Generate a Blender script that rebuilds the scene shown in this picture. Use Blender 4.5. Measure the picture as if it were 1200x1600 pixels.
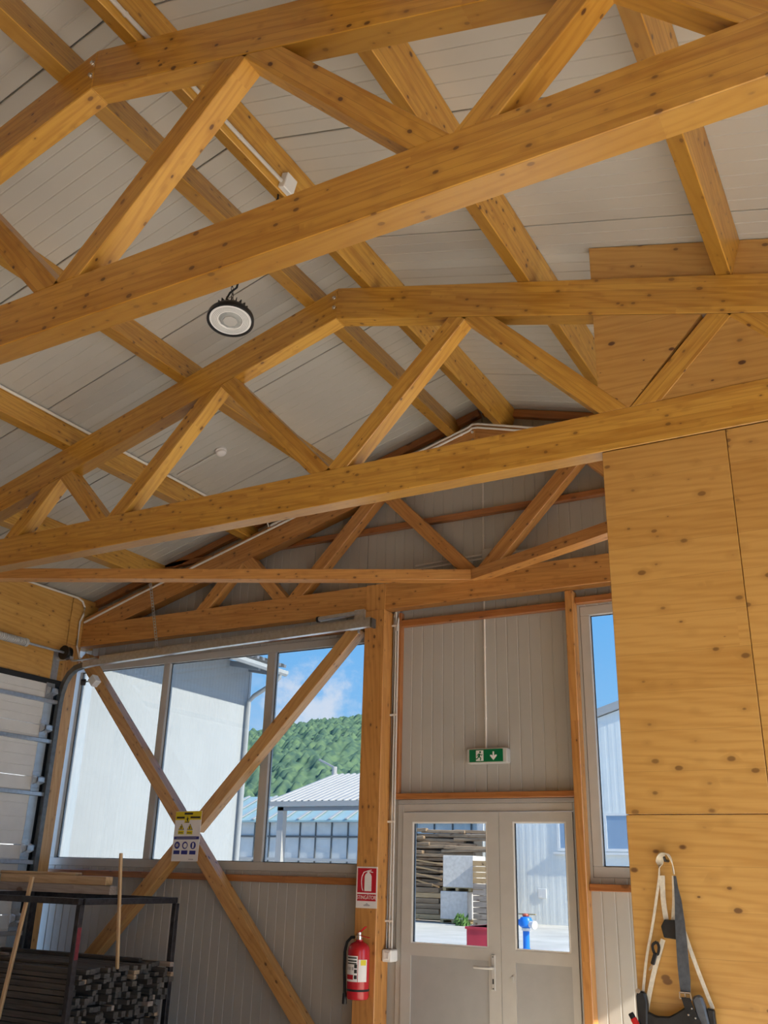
import bpy, bmesh, math, random
from mathutils import Vector, Matrix
random.seed(7)
for o in list(bpy.data.objects): bpy.data.objects.remove(o)
scn = bpy.context.scene
COL = scn.collection
H = 1.68                      # eye height: all z below are given relative to the eye

# ------------------------------------------------------------------ camera
Rr = [(0.87240527, 0.48810164, 0.02580386), (-0.15669761, 0.3292975, -0.93113319), (-0.46298478, 0.8082821, 0.36376523)]
cam = bpy.data.objects.new('camera', bpy.data.cameras.new('camera')); COL.objects.link(cam)
cm = Matrix(((Rr[0][0], -Rr[1][0], -Rr[2][0]), (Rr[0][1], -Rr[1][1], -Rr[2][1]), (Rr[0][2], -Rr[1][2], -Rr[2][2])))
cam.matrix_world = Matrix.Translation((0, 0, H)) @ cm.to_4x4()
cam.data.sensor_fit = 'VERTICAL'; cam.data.sensor_height = 36; cam.data.lens = 1443.79/1600*36
cam.data.clip_start = .05; cam.data.clip_end = 2000
scn.camera = cam

# ------------------------------------------------------------------ world, sun, exposure
scn.view_settings.view_transform = 'Standard'; scn.view_settings.look = 'None'
scn.view_settings.gamma = 1; scn.view_settings.use_curve_mapping = False
scn.view_settings.exposure = 0.0
w = bpy.data.worlds.new('sky'); scn.world = w; w.use_nodes = True
nt = w.node_tree; nt.nodes.clear()
def N(t, ty, **kw):
    n = t.nodes.new(ty)
    for k, v in kw.items():
        if k in n.inputs: n.inputs[k].default_value = v
        else: setattr(n, k, v)
    return n
tc = N(nt, 'ShaderNodeTexCoord'); sp = N(nt, 'ShaderNodeSeparateXYZ'); nt.links.new(tc.outputs['Generated'], sp.inputs[0])
ramp = N(nt, 'ShaderNodeValToRGB'); nt.links.new(sp.outputs['Z'], ramp.inputs[0])
ramp.color_ramp.elements[0].position = 0.0; ramp.color_ramp.elements[0].color = (.42, .68, .95, 1)
ramp.color_ramp.elements[1].position = .9; ramp.color_ramp.elements[1].color = (.10, .33, .86, 1)
e = ramp.color_ramp.elements.new(.25); e.color = (.19, .52, .97, 1)
mp = N(nt, 'ShaderNodeMapping'); mp.inputs['Scale'].default_value = (1, 1, 2.2); nt.links.new(tc.outputs['Generated'], mp.inputs[0])
cl = N(nt, 'ShaderNodeTexNoise', Scale=5.0, Detail=8.0, Roughness=.55); nt.links.new(mp.outputs[0], cl.inputs['Vector'])
cr = N(nt, 'ShaderNodeValToRGB'); nt.links.new(cl.outputs['Fac'], cr.inputs[0])
cr.color_ramp.elements[0].position = .52; cr.color_ramp.elements[0].color = (0, 0, 0, 1)
cr.color_ramp.elements[1].position = .72; cr.color_ramp.elements[1].color = (.75, .75, .75, 1)
cd = Vector((-.548, .8193, .160)).normalized()            # a cumulus bank standing over the wooded hill
dv = N(nt, 'ShaderNodeVectorMath', operation='SUBTRACT'); nt.links.new(tc.outputs['Generated'], dv.inputs[0]); dv.inputs[1].default_value = cd
dm_ = N(nt, 'ShaderNodeVectorMath', operation='MULTIPLY'); nt.links.new(dv.outputs[0], dm_.inputs[0]); dm_.inputs[1].default_value = (1, 1, 1.7)
dl = N(nt, 'ShaderNodeVectorMath', operation='LENGTH'); nt.links.new(dm_.outputs[0], dl.inputs[0])
cn = N(nt, 'ShaderNodeTexNoise', Scale=26.0, Detail=7.0, Roughness=.6); nt.links.new(tc.outputs['Generated'], cn.inputs['Vector'])
cs = N(nt, 'ShaderNodeMath', operation='MULTIPLY_ADD'); nt.links.new(cn.outputs['Fac'], cs.inputs[0]); cs.inputs[1].default_value = -.20; nt.links.new(dl.outputs['Value'], cs.inputs[2])
cf = N(nt, 'ShaderNodeMapRange', interpolation_type='SMOOTHSTEP'); nt.links.new(cs.outputs[0], cf.inputs[0])
cf.inputs[1].default_value = -.028; cf.inputs[2].default_value = -.085; cf.inputs[3].default_value = 0; cf.inputs[4].default_value = .8
cmx = N(nt, 'ShaderNodeMath', operation='MAXIMUM'); nt.links.new(cr.outputs[0], cmx.inputs[0]); nt.links.new(cf.outputs[0], cmx.inputs[1])
mx = N(nt, 'ShaderNodeMix', data_type='RGBA'); nt.links.new(cmx.outputs[0], mx.inputs[0]); nt.links.new(ramp.outputs[0], mx.inputs[6])
mx.inputs[7].default_value = (.86, .87, .95, 1)
bg = N(nt, 'ShaderNodeBackground', Strength=2.6); nt.links.new(mx.outputs[2], bg.inputs[0])
wo = N(nt, 'ShaderNodeOutputWorld'); nt.links.new(bg.outputs[0], wo.inputs[0])
SUN = Vector((.80, -.10, .54)).normalized()
sl = bpy.data.lights.new('sun', 'SUN'); sl.energy = 16.5; sl.angle = math.radians(.53); sl.color = (1, .90, .74)
so = bpy.data.objects.new('sun', sl); COL.objects.link(so); so.rotation_euler = SUN.to_track_quat('Z', 'Y').to_euler()

# ------------------------------------------------------------------ materials
MATS = {}
def mat(name, col, rough=.5, metal=0., spec=.4, noise=0., nscale=8., bump=0., stretch=(1, 1, 1)):
    m = bpy.data.materials.new(name); m.use_nodes = True; t = m.node_tree
    p = t.nodes['Principled BSDF']; p.inputs['Roughness'].default_value = rough; p.inputs['Metallic'].default_value = metal
    p.inputs['Specular IOR Level'].default_value = spec; p.inputs['Base Color'].default_value = (*col, 1)
    c = N(t, 'ShaderNodeTexCoord'); mpn = N(t, 'ShaderNodeMapping'); mpn.inputs['Scale'].default_value = stretch
    t.links.new(c.outputs['Object'], mpn.inputs[0])
    nz = N(t, 'ShaderNodeTexNoise', Scale=nscale, Detail=5.0); t.links.new(mpn.outputs[0], nz.inputs['Vector'])
    k = max(noise, .04)
    rp = N(t, 'ShaderNodeValToRGB'); t.links.new(nz.outputs['Fac'], rp.inputs[0])
    rp.color_ramp.elements[0].position = .3; rp.color_ramp.elements[1].position = .7
    rp.color_ramp.elements[0].color = (*[x*(1-k) for x in col], 1); rp.color_ramp.elements[1].color = (*[min(1, x*(1+k)) for x in col], 1)
    t.links.new(rp.outputs[0], p.inputs['Base Color'])
    if bump:
        b = N(t, 'ShaderNodeBump', Strength=bump, Distance=.01); t.links.new(nz.outputs['Fac'], b.inputs['Height']); t.links.new(b.outputs[0], p.inputs['Normal'])
    MATS[name] = m; return m

def wood(name, light, dark, knot=(.10, .035, .012), lam=.04, seg=1.7, kscale=19., ksize=1., tone=.12, rough=.36, axis='Z', grain=.55):
    """pine: boards of height `lam`, streaky grain along local X, scattered knots"""
    m = bpy.data.materials.new(name); m.use_nodes = True; t = m.node_tree; L = t.links.new
    p = t.nodes['Principled BSDF']; p.inputs['Roughness'].default_value = rough; p.inputs['Specular IOR Level'].default_value = .8
    c = N(t, 'ShaderNodeTexCoord'); oi = N(t, 'ShaderNodeObjectInfo')
    off = N(t, 'ShaderNodeVectorMath', operation='MULTIPLY'); cb = N(t, 'ShaderNodeCombineXYZ')
    for i in range(3): L(oi.outputs['Random'], cb.inputs[i])
    L(cb.outputs[0], off.inputs[0]); off.inputs[1].default_value = (37., 11.3, 0.)
    ad = N(t, 'ShaderNodeVectorMath', operation='ADD'); L(c.outputs['Object'], ad.inputs[0]); L(off.outputs[0], ad.inputs[1])
    s = N(t, 'ShaderNodeSeparateXYZ'); L(ad.outputs[0], s.inputs[0])
    def M(op, a, b=None, c_=None):
        n = N(t, 'ShaderNodeMath', operation=op)
        for i, v in enumerate((a, b, c_)):
            if v is None: continue
            if isinstance(v, (int, float)): n.inputs[i].default_value = v
            else: L(v, n.inputs[i])
        return n.outputs[0]
    # board index
    idx = M('FLOOR', M('DIVIDE', s.outputs[axis], lam))
    h1 = N(t, 'ShaderNodeTexWhiteNoise', noise_dimensions='1D'); L(M('ADD', idx, M('MULTIPLY', oi.outputs['Random'], 91.)), h1.inputs['W'])
    sg = M('FLOOR', M('DIVIDE', M('ADD', s.outputs['X'], M('MULTIPLY', h1.outputs['Value'], 5.)), seg))
    h2 = N(t, 'ShaderNodeTexWhiteNoise', noise_dimensions='2D'); cc = N(t, 'ShaderNodeCombineXYZ'); L(M('ADD', idx, .37), cc.inputs[0]); L(sg, cc.inputs[1]); L(cc.outputs[0], h2.inputs['Vector'])
    # shifted coordinates per board
    sh = N(t, 'ShaderNodeCombineXYZ'); L(M('MULTIPLY', h2.outputs['Value'], 13.), sh.inputs[0]); L(M('MULTIPLY', h2.outputs['Value'], 5.), sh.inputs[1])
    ad2 = N(t, 'ShaderNodeVectorMath', operation='ADD'); L(ad.outputs[0], ad2.inputs[0]); L(sh.outputs[0], ad2.inputs[1])
    mg = N(t, 'ShaderNodeMapping'); mg.inputs['Scale'].default_value = (1.1, 30, 30); L(ad2.outputs[0], mg.inputs[0])
    g = N(t, 'ShaderNodeTexNoise', Scale=2.2, Detail=4., Roughness=.6); L(mg.outputs[0], g.inputs['Vector'])
    mw = N(t, 'ShaderNodeMapping'); mw.inputs['Scale'].default_value = (.10, 1, 1); L(ad2.outputs[0], mw.inputs[0])
    wv = N(t, 'ShaderNodeTexWave', wave_type='BANDS', bands_direction='DIAGONAL', Scale=13., Distortion=7., Detail=2.); wv.inputs['Detail Scale'].default_value = 1.3
    L(mw.outputs[0], wv.inputs['Vector'])
    big = N(t, 'ShaderNodeTexNoise', Scale=1.3, Detail=2.); L(ad.outputs[0], big.inputs['Vector'])
    f = M('ADD', M('MULTIPLY', g.outputs['Fac'], grain), M('MULTIPLY', M('POWER', wv.outputs['Fac'], 2.), .26))
    f = M('ADD', f, M('MULTIPLY', M('SUBTRACT', h2.outputs['Value'], .5), tone*2.6))
    f = M('ADD', f, M('MULTIPLY', M('SUBTRACT', big.outputs['Fac'], .5), .5))
    fr = N(t, 'ShaderNodeMapRange'); L(f, fr.inputs[0]); fr.inputs[1].default_value = .14; fr.inputs[2].default_value = .74
    mixc = N(t, 'ShaderNodeMix', data_type='RGBA'); L(fr.outputs[0], mixc.inputs[0]); mixc.inputs[6].default_value = (*light, 1); mixc.inputs[7].default_value = (*dark, 1)
    # knots
    mk_ = N(t, 'ShaderNodeMapping'); mk_.inputs['Scale'].default_value = (.62, 1, 1); L(ad.outputs[0], mk_.inputs[0])
    wob = N(t, 'ShaderNodeTexNoise', Scale=60.); L(ad.outputs[0], wob.inputs['Vector'])
    v = N(t, 'ShaderNodeTexVoronoi', Scale=kscale); L(mk_.outputs[0], v.inputs['Vector'])
    sc = N(t, 'ShaderNodeSeparateColor'); L(v.outputs['Color'], sc.inputs[0])
    rad = M('MULTIPLY', M('POWER', sc.outputs[0], 1.1), .21*ksize)
    d = M('ADD', v.outputs['Distance'], M('MULTIPLY', M('SUBTRACT', wob.outputs['Fac'], .5), .03))
    kn = N(t, 'ShaderNodeMapRange', interpolation_type='SMOOTHSTEP'); L(M('DIVIDE', d, M('MAXIMUM', rad, .002)), kn.inputs[0])
    kn.inputs[1].default_value = 1.25; kn.inputs[2].default_value = .75; kn.inputs[3].default_value = 0; kn.inputs[4].default_value = 1
    kf = M('MULTIPLY', kn.outputs[0], M('ADD', .55, M('MULTIPLY', sc.outputs[1], .45)))
    halo = N(t, 'ShaderNodeMapRange', interpolation_type='SMOOTHSTEP'); L(M('DIVIDE', d, M('MAXIMUM', rad, .002)), halo.inputs[0])
    halo.inputs[1].default_value = 3.2; halo.inputs[2].default_value = .9; halo.inputs[3].default_value = 0; halo.inputs[4].default_value = .38
    m2 = N(t, 'ShaderNodeMix', data_type='RGBA'); L(halo.outputs[0], m2.inputs[0]); L(mixc.outputs[2], m2.inputs[6]); m2.inputs[7].default_value = (*[x*.8 for x in dark], 1)
    m3 = N(t, 'ShaderNodeMix', data_type='RGBA'); L(kf, m3.inputs[0]); L(m2.outputs[2], m3.inputs[6]); m3.inputs[7].default_value = (*knot, 1)
    # joint line between boards
    fz = M('FRACT', M('DIVIDE', s.outputs[axis], lam)); edge = M('LESS_THAN', fz, .0012/lam)
    m4 = N(t, 'ShaderNodeMix', data_type='RGBA'); L(M('MULTIPLY', edge, .6), m4.inputs[0]); L(m3.outputs[2], m4.inputs[6]); m4.inputs[7].default_value = (*[x*.45 for x in dark], 1)
    L(m4.outputs[2], p.inputs['Base Color'])
    b = N(t, 'ShaderNodeBump', Strength=.12, Distance=.004); L(g.outputs['Fac'], b.inputs['Height']); L(b.outputs[0], p.inputs['Normal'])
    MATS[name] = m; return m

LT, DK = (.66, .365, .062), (.45, .205, .024)
wood('glulam', LT, DK)
wood('glulam_warm_light', (.60, .295, .085), (.42, .175, .042))  # same glulam, the redder light at the gable end put into its colour
wood('glulam_backlit', (.60, .345, .125), (.44, .215, .06))  # same glulam, paled in colour to stand for back light from the window
wood('clt', (.62, .355, .10), (.48, .245, .055), lam=.19, seg=3.5, kscale=14., ksize=.95, tone=.10, grain=.6)
wood('rail_wood', (.42, .17, .05), (.30, .10, .025), lam=.2, kscale=7.)
wood('pale_lath', (.62, .42, .22), (.46, .28, .12), lam=.5, kscale=6.)
wood('grey_timber', (.40, .33, .28), (.24, .19, .16), lam=.5, kscale=6.)
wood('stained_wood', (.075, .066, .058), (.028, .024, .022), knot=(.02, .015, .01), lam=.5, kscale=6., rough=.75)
wood('brown_lumber', (.42, .30, .19), (.20, .13, .08), lam=.5, kscale=6., rough=.8)
mat('panel_white', (.50, .485, .44), .3, spec=.45, noise=.03, nscale=2)
mat('wall_white', (.45, .445, .425), .45, spec=.4, noise=.03, nscale=2)
mat('pvc', (.50, .49, .47), .32, spec=.5, noise=.02)
mat('pvc_panel', (.38, .38, .38), .4, noise=.03)
mat('gasket', (.02, .022, .025), .6)
mat('sheet_backing', (.10, .095, .09), .8)
mat('concrete_floor', (.78, .76, .72), .7, noise=.18, nscale=3, bump=.1)
mat('concrete_yard', (.66, .63, .57), .85, noise=.16, nscale=.8, bump=.1)
mat('galvanised', (.55, .60, .66), .34, metal=.85, noise=.12, nscale=30)
mat('galvanised_strip', (.50, .60, .70), .42, metal=.6, noise=.1, nscale=12)
mat('track_steel_shaded', (.16, .17, .175), .42, metal=.7, noise=.2, nscale=20)  # galvanised track in a darker colour, its shade painted in
mat('bright_steel', (.75, .75, .74), .25, metal=.95)
mat('black_rubber', (.012, .013, .015), .6)
mat('black_plastic', (.014, .014, .016), .4)
mat('rack_steel', (.030, .028, .032), .45, metal=.3, noise=.5, nscale=25)
mat('rack_red_paint', (.17, .02, .03), .5, noise=.3, nscale=30)
mat('door_skin', (.66, .65, .63), .42, noise=.03)
mat('conduit_grey', (.62, .60, .57), .4, noise=.03)
mat('conduit_white', (.78, .75, .71), .4, noise=.03)
mat('box_grey', (.50, .50, .49), .45)
mat('box_white', (.80, .81, .81), .35)
mat('lens_white', (.90, .91, .92), .18, spec=.6)
mat('lens_grey', (.36, .38, .38), .35)
mat('ext_red', (.48, .012, .022), .22, spec=.6, noise=.05)
mat('sign_red', (.50, .012, .03), .4)
mat('sign_white', (.82, .80, .80), .4)
mat('sign_yellow', (.74, .62, .02), .4)
mat('sign_blue', (.025, .035, .24), .4)
mat('sign_green', (.0, .15, .055), .35)
mat('sign_black', (.02, .02, .02), .5)
mat('sign_grey', (.45, .44, .47), .5)
mat('leather_grey', (.075, .085, .10), .42, spec=.5, noise=.25, nscale=40, bump=.15)
mat('leather_black', (.012, .012, .013), .5, noise=.3, nscale=40, bump=.15)
mat('webbing_cream', (.66, .60, .48), .8, noise=.12, nscale=60)
mat('tool_red', (.55, .02, .02), .3)
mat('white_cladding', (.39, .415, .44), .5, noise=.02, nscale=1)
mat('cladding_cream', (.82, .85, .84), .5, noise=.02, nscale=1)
mat('white_roofing', (.46, .455, .45), .4, noise=.04, nscale=1)
mat('fascia_grey', (.26, .30, .35), .5)
mat('glasshouse_sheet', (.66, .67, .66), .35, noise=.08, nscale=2)
mat('glasshouse_roof', (.36, .52, .54), .3, noise=.08, nscale=2)
mat('dark_mullion', (.12, .13, .135), .5)
mat('block_concrete', (.74, .71, .69), .85, noise=.12, nscale=9, bump=.3)
mat('pallet_wood', (.38, .30, .17), .8, noise=.2, nscale=6)
mat('hydrant_blue', (.02, .22, .80), .35)
mat('hydrant_red', (.50, .10, .06), .45)
mat('skip_red', (.52, .04, .07), .5, noise=.15, nscale=4)
mat('shrub_green', (.10, .20, .05), .8, noise=.4, nscale=8)
def glass(name, tint):
    m = bpy.data.materials.new(name); m.use_nodes = True; t = m.node_tree; t.nodes.clear()
    tr = N(t, 'ShaderNodeBsdfTransparent'); tr.inputs[0].default_value = (*tint, 1)
    gl = N(t, 'ShaderNodeBsdfGlossy', Roughness=.02); fr = N(t, 'ShaderNodeFresnel', IOR=1.3)
    mx_ = N(t, 'ShaderNodeMixShader'); o = N(t, 'ShaderNodeOutputMaterial')
    t.links.new(fr.outputs[0], mx_.inputs[0]); t.links.new(tr.outputs[0], mx_.inputs[1]); t.links.new(gl.outputs[0], mx_.inputs[2]); t.links.new(mx_.outputs[0], o.inputs[0])
    MATS[name] = m
glass('window_glass', (.57, .59, .60))
def dark_glass():
    m = mat('far_glass', (.30, .42, .58), .08, spec=.8); return m
dark_glass()
def forest():
    m = bpy.data.materials.new('forest'); m.use_nodes = True; t = m.node_tree; L = t.links.new
    p = t.nodes['Principled BSDF']; p.inputs['Roughness'].default_value = .9; p.inputs['Specular IOR Level'].default_value = .1
    c = N(t, 'ShaderNodeTexCoord'); v = N(t, 'ShaderNodeTexNoise', Scale=.45, Detail=6.); L(c.outputs['Object'], v.inputs['Vector'])
    r = N(t, 'ShaderNodeValToRGB'); L(v.outputs['Fac'], r.inputs[0])
    r.color_ramp.elements[0].position = .36; r.color_ramp.elements[0].color = (.07, .135, .105, 1)
    r.color_ramp.elements[1].position = .64; r.color_ramp.elements[1].color = (.16, .25, .13, 1)
    L(r.outputs[0], p.inputs['Base Color']); MATS['forest'] = m
forest()

# ------------------------------------------------------------------ mesh helpers
W = {}
def tag(o, label=None, cat=None, group=None, kind=None):
    if label: o['label'] = label
    if cat: o['category'] = cat
    if group: o['group'] = group
    if kind: o['kind'] = kind
    return o
def place(o, world, parent):
    COL.objects.link(o); W[o] = world
    if parent is not None:
        o.parent = parent; o.matrix_basis = W[parent].inverted() @ world
    else: o.matrix_basis = world
def empty(name, loc, **kw):
    o = bpy.data.objects.new(name, None); o.empty_display_size = .1
    place(o, Matrix.Translation(Vector(loc)+Vector((0, 0, H))), None)
    return tag(o, **kw)
class MB:
    def __init__(s): s.v = []; s.f = []; s.m = []
    def add(s, vs, fs, mi=0):
        n = len(s.v); s.v += [Vector(v) for v in vs]; s.f += [tuple(i+n for i in f) for f in fs]; s.m += [mi]*len(fs); return s
    def box(s, a, b, mi=0):
        x0, y0, z0 = [min(p, q) for p, q in zip(a, b)]; x1, y1, z1 = [max(p, q) for p, q in zip(a, b)]
        return s.add([(x0, y0, z0), (x1, y0, z0), (x1, y1, z0), (x0, y1, z0), (x0, y0, z1), (x1, y0, z1), (x1, y1, z1), (x0, y1, z1)],
                     [(3, 2, 1, 0), (4, 5, 6, 7), (0, 1, 5, 4), (1, 2, 6, 5), (2, 3, 7, 6), (3, 0, 4, 7)], mi)
    def prism(s, poly, y0, y1, mi=0):                     # polygon in x,z pushed along y
        n = len(poly)
        ar = sum(poly[i][0]*poly[(i+1) % n][1]-poly[(i+1) % n][0]*poly[i][1] for i in range(n))
        if ar < 0: poly = poly[::-1]
        return s.add([(x, y0, z) for x, z in poly]+[(x, y1, z) for x, z in poly],
                     [tuple(range(n)), tuple(range(2*n-1, n-1, -1))]+[((i+1) % n, i, i+n, (i+1) % n+n) for i in range(n)], mi)
    def prismx(s, poly, x0, x1, mi=0):                    # polygon in y,z pushed along x
        n = len(poly)
        ar = sum(poly[i][0]*poly[(i+1) % n][1]-poly[(i+1) % n][0]*poly[i][1] for i in range(n))
        if ar < 0: poly = poly[::-1]
        return s.add([(x1, y, z) for y, z in poly]+[(x0, y, z) for y, z in poly],
                     [tuple(range(n)), tuple(range(2*n-1, n-1, -1))]+[((i+1) % n, i, i+n, (i+1) % n+n) for i in range(n)], mi)
    def prismz(s, poly, z0, z1, mi=0):
        n = len(poly)
        ar = sum(poly[i][0]*poly[(i+1) % n][1]-poly[(i+1) % n][0]*poly[i][1] for i in range(n))
        if ar < 0: poly = poly[::-1]
        return s.add([(x, y, z1) for x, y in poly]+[(x, y, z0) for x, y in poly],
                     [tuple(range(n)), tuple(range(2*n-1, n-1, -1))]+[((i+1) % n, i, i+n, (i+1) % n+n) for i in range(n)], mi)
    def bar(s, p0, p1, w_, h_, up=(0, 0, 1), mi=0):
        p0, p1 = Vector(p0), Vector(p1); d = (p1-p0).normalized(); u = Vector(up); sd = d.cross(u).normalized(); u = sd.cross(d)
        c = [sd*(w_/2*a)+u*(h_/2*b) for a, b in ((-1, -1), (1, -1), (1, 1), (-1, 1))]
        return s.add([p0+q for q in c]+[p1+q for q in c], [(0, 1, 2, 3), (7, 6, 5, 4), (1, 0, 4, 5), (2, 1, 5, 6), (3, 2, 6, 7), (0, 3, 7, 4)], mi)
    def sweep(s, pts, prof, up=(0, 0, 1), closed=True, mi=0):   # profile of (side, up) offsets carried along pts
        pts = [Vector(p) for p in pts]; n = len(prof); base = len(s.v)
        for i, p in enumerate(pts):
            d = (pts[min(i+1, len(pts)-1)]-pts[max(i-1, 0)]).normalized(); u = Vector(up)
            sd = d.cross(u)
            if sd.length < 1e-4: sd = d.cross(Vector((0, 1, 0)))
            sd.normalize(); uu = sd.cross(d)
            for a, b in prof: s.v.append(p+sd*a+uu*b)
        for i in range(len(pts)-1):
            for j in range(n if closed else n-1):
                a = base+i*n+j; b = base+i*n+(j+1) % n
                s.f.append((a, a+n, b+n, b)); s.m.append(mi)
        if closed:
            s.f.append(tuple(base+j for j in range(n))); s.f.append(tuple(base+(len(pts)-1)*n+j for j in reversed(range(n)))); s.m += [mi, mi]
        return s
    def tube(s, pts, r, n=10, up=(0, 0, 1), mi=0):
        return s.sweep(pts, [(r*math.cos(2*math.pi*k/n), r*math.sin(2*math.pi*k/n)) for k in range(n)], up, True, mi)
    def lathe(s, c, prof, n=32, axis=(0, 0, 1), mi=0, cap=True):     # prof: (radius, height along axis)
        c = Vector(c); a = Vector(axis).normalized(); e1 = a.cross(Vector((0, 1, 0)) if abs(a.y) < .9 else Vector((1, 0, 0))).normalized(); e2 = a.cross(e1)
        base = len(s.v)
        for r, h_ in prof:
            for k in range(n): s.v.append(c+a*h_+e1*(r*math.cos(2*math.pi*k/n))+e2*(r*math.sin(2*math.pi*k/n)))
        for i in range(len(prof)-1):
            for k in range(n):
                q = base+i*n+k; q2 = base+i*n+(k+1) % n
                s.f.append((q, q2, q2+n, q+n)); s.m.append(mi)
        if cap: s.f.append(tuple(base+k for k in reversed(range(n)))); s.f.append(tuple(base+(len(prof)-1)*n+k for k in range(n))); s.m += [mi, mi]
        return s
    def build(s, name, mats, parent=None, frame=None, bevel=0., smooth=False, origin=None, **kw):
        if isinstance(mats, str): mats = [mats]
        F = frame.to_3x3() if frame else Matrix.Identity(3)
        Ft = F.transposed()
        loc = [Ft @ v for v in s.v]
        lo = Vector([min(v[i] for v in loc) for i in range(3)]); hi = Vector([max(v[i] for v in loc) for i in range(3)])
        if origin is None:
            og = (lo+hi)/2
            if frame is None: og.z = lo.z
        else: og = Ft @ Vector(origin)
        me = bpy.data.meshes.new(name); me.from_pydata([v-og for v in loc], [], s.f)
        for mm in mats: me.materials.append(MATS[mm])
        for p, k in zip(me.polygons, s.m): p.material_index = k
        if bevel or True:
            bm = bmesh.new(); bm.from_mesh(me)
            bmesh.ops.recalc_face_normals(bm, faces=bm.faces)
            if bevel: bmesh.ops.bevel(bm, geom=list(bm.edges), offset=bevel, segments=1, affect='EDGES', profile=.5)
            bm.to_mesh(me); bm.free()
        if smooth:
            for p in me.polygons: p.use_smooth = True
            if smooth != 'all': me.set_sharp_from_angle(angle=math.radians(40))
        o = bpy.data.objects.new(name, me)
        world = Matrix.Translation(F @ og + Vector((0, 0, H))) @ F.to_4x4()
        place(o, world, parent); return tag(o, **kw)
def frame_of(d, up=(0, 0, 1)):
    d = Vector(d).normalized(); u = Vector(up); y = u.cross(d).normalized(); z = d.cross(y)
    return Matrix((d, y, z)).transposed()
def beam(name, p0, p1, w_, h_, m, up=(0, 0, 1), parent=None, bevel=.004, **kw):
    p0, p1 = Vector(p0), Vector(p1)
    return MB().bar(p0, p1, w_, h_, up).build(name, m, parent, frame=frame_of(p1-p0, up), bevel=bevel, **kw)
def copy_tree(o, dx, parent=None):
    c = o.copy(); wm = Matrix.Translation(dx) @ W[o]; place(c, wm, parent)
    for ch in [q for q in list(W) if q.parent == o]: copy_tree(ch, dx, c)
    return c

# ------------------------------------------------------------------ key dimensions
RX, SL = -3.075, .283                    # ridge position and roof slope
TH = math.atan(SL)
ZB, ZT = 2.205, 2.445                    # bottom chord
ZA = 3.857                               # outside top of the ridge joint
ZR = 4.105                               # underside of roof sheets at the ridge
Y1, Y2, Y3 = 2.3155, 4.618, 7.0
TK = .12
XL, XR = -7.78, 1.63
YW = 7.2                                 # inner face of gable cladding
FL = -H
roofz = lambda x: ZR-SL*abs(x-RX)
ctop = lambda x: ZA-SL*abs(x-RX)
clow = lambda x: ZA-.25-SL*abs(x-RX)

# ------------------------------------------------------------------ floor and yard
MB().box((-8.2, -1.9, FL-.15), (2.0, 7.34, FL)).build('floor', 'concrete_floor', kind='structure')
g = MB(); g.box((-300, 7.34, FL-.2), (200, 420, FL-.02)); g.box((-300, -120, FL-.2), (200, -1.9, FL-.02)); g.box((-300, -1.9, FL-.2), (-8.2, 7.34, FL-.02)); g.box((2.0, -1.9, FL-.2), (200, 7.34, FL-.02))
g.build('ground', 'concrete_yard', kind='structure')

# ------------------------------------------------------------------ roof
YS = [2.34+1.025*k for k in range(-4, 6)]         # seams between roof sheets
YE0, YE1 = YS[0], YS[-1]
XE0, XE1 = -8.35, 2.2
ceil = MB()
ceil.prism([(XE0, roofz(XE0)+.03), (RX, ZR+.03), (XE1, roofz(XE1)+.03), (XE1, roofz(XE1)+.12), (RX, ZR+.12), (XE0, roofz(XE0)+.12)], YE0, YE1)
ceiling = ceil.build('ceiling', 'sheet_backing', kind='structure')
def rib_profile(width, pitch, gap=.004, depth=.004, gw=.013):
    """(offset along width, depth behind the face) of a micro-ribbed sheet"""
    p = [(gap/2, .022), (gap/2, .004), (gap/2+.004, 0)]
    n = int(round(width/pitch)); k = width/n
    for i in range(1, n):
        c = i*k; p += [(c-gw/2, 0), (c-gw*.2, depth), (c+gw*.2, depth), (c+gw/2, 0)]
    p += [(width-gap/2-.004, 0), (width-gap/2, .004), (width-gap/2, .022)]
    return p
prof = rib_profile(1.025, .1025, gap=.010)
def roof_sheet(side):
    m = MB(); xe = XE0 if side < 0 else XE1
    vs = []
    for x in (xe, RX):
        for t_, d in prof: vs.append((x, t_, roofz(x)+d))
    n = len(prof)
    m.add(vs, [(i, i+1, i+1+n, i+n) for i in range(n-1)])
    return m
for side in (-1, 1):
    first = None
    for y in YS[:-1]:
        if first is None:
            mm = roof_sheet(side); mm.v = [v+Vector((0, y, 0)) for v in mm.v]
            first = mm.build('roof_panel', 'panel_white', ceiling); y0 = y
        else:
            c = first.copy(); place(c, Matrix.Translation((0, y-y0, 0)) @ W[first], ceiling)

# ------------------------------------------------------------------ purlins
nl = {-3.71: 'lowest purlin on the left slope, just above the garage door wall', -2.55: 'purlin with a grey conduit along its top, left roof slope',
      -1.385: 'left-slope purlin between the ridge purlin and the conduit purlin', -.232: 'purlin directly left of the ridge over the round lamp',
      .232: 'purlin right of the ridge carrying a conduit and junction box', 1.385: 'golden purlin midway down the right roof slope',
      2.55: 'golden purlin meeting the board wall at upper right', 3.71: 'lowest purlin on the right roof slope'}
for u, lb in nl.items():
    sgn = 1 if u > 0 else -1
    x = RX+u; nrm = Vector((sgn*math.sin(TH), 0, math.cos(TH))); c = Vector((x, 0, ctop(x)))+nrm*.119
    beam('purlin', (c.x, YE0+.05, c.z), (c.x, YW-.005, c.z), .085, .238, 'glulam', up=nrm, label='timber '+lb, cat='purlin', group='roof purlins')

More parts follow.
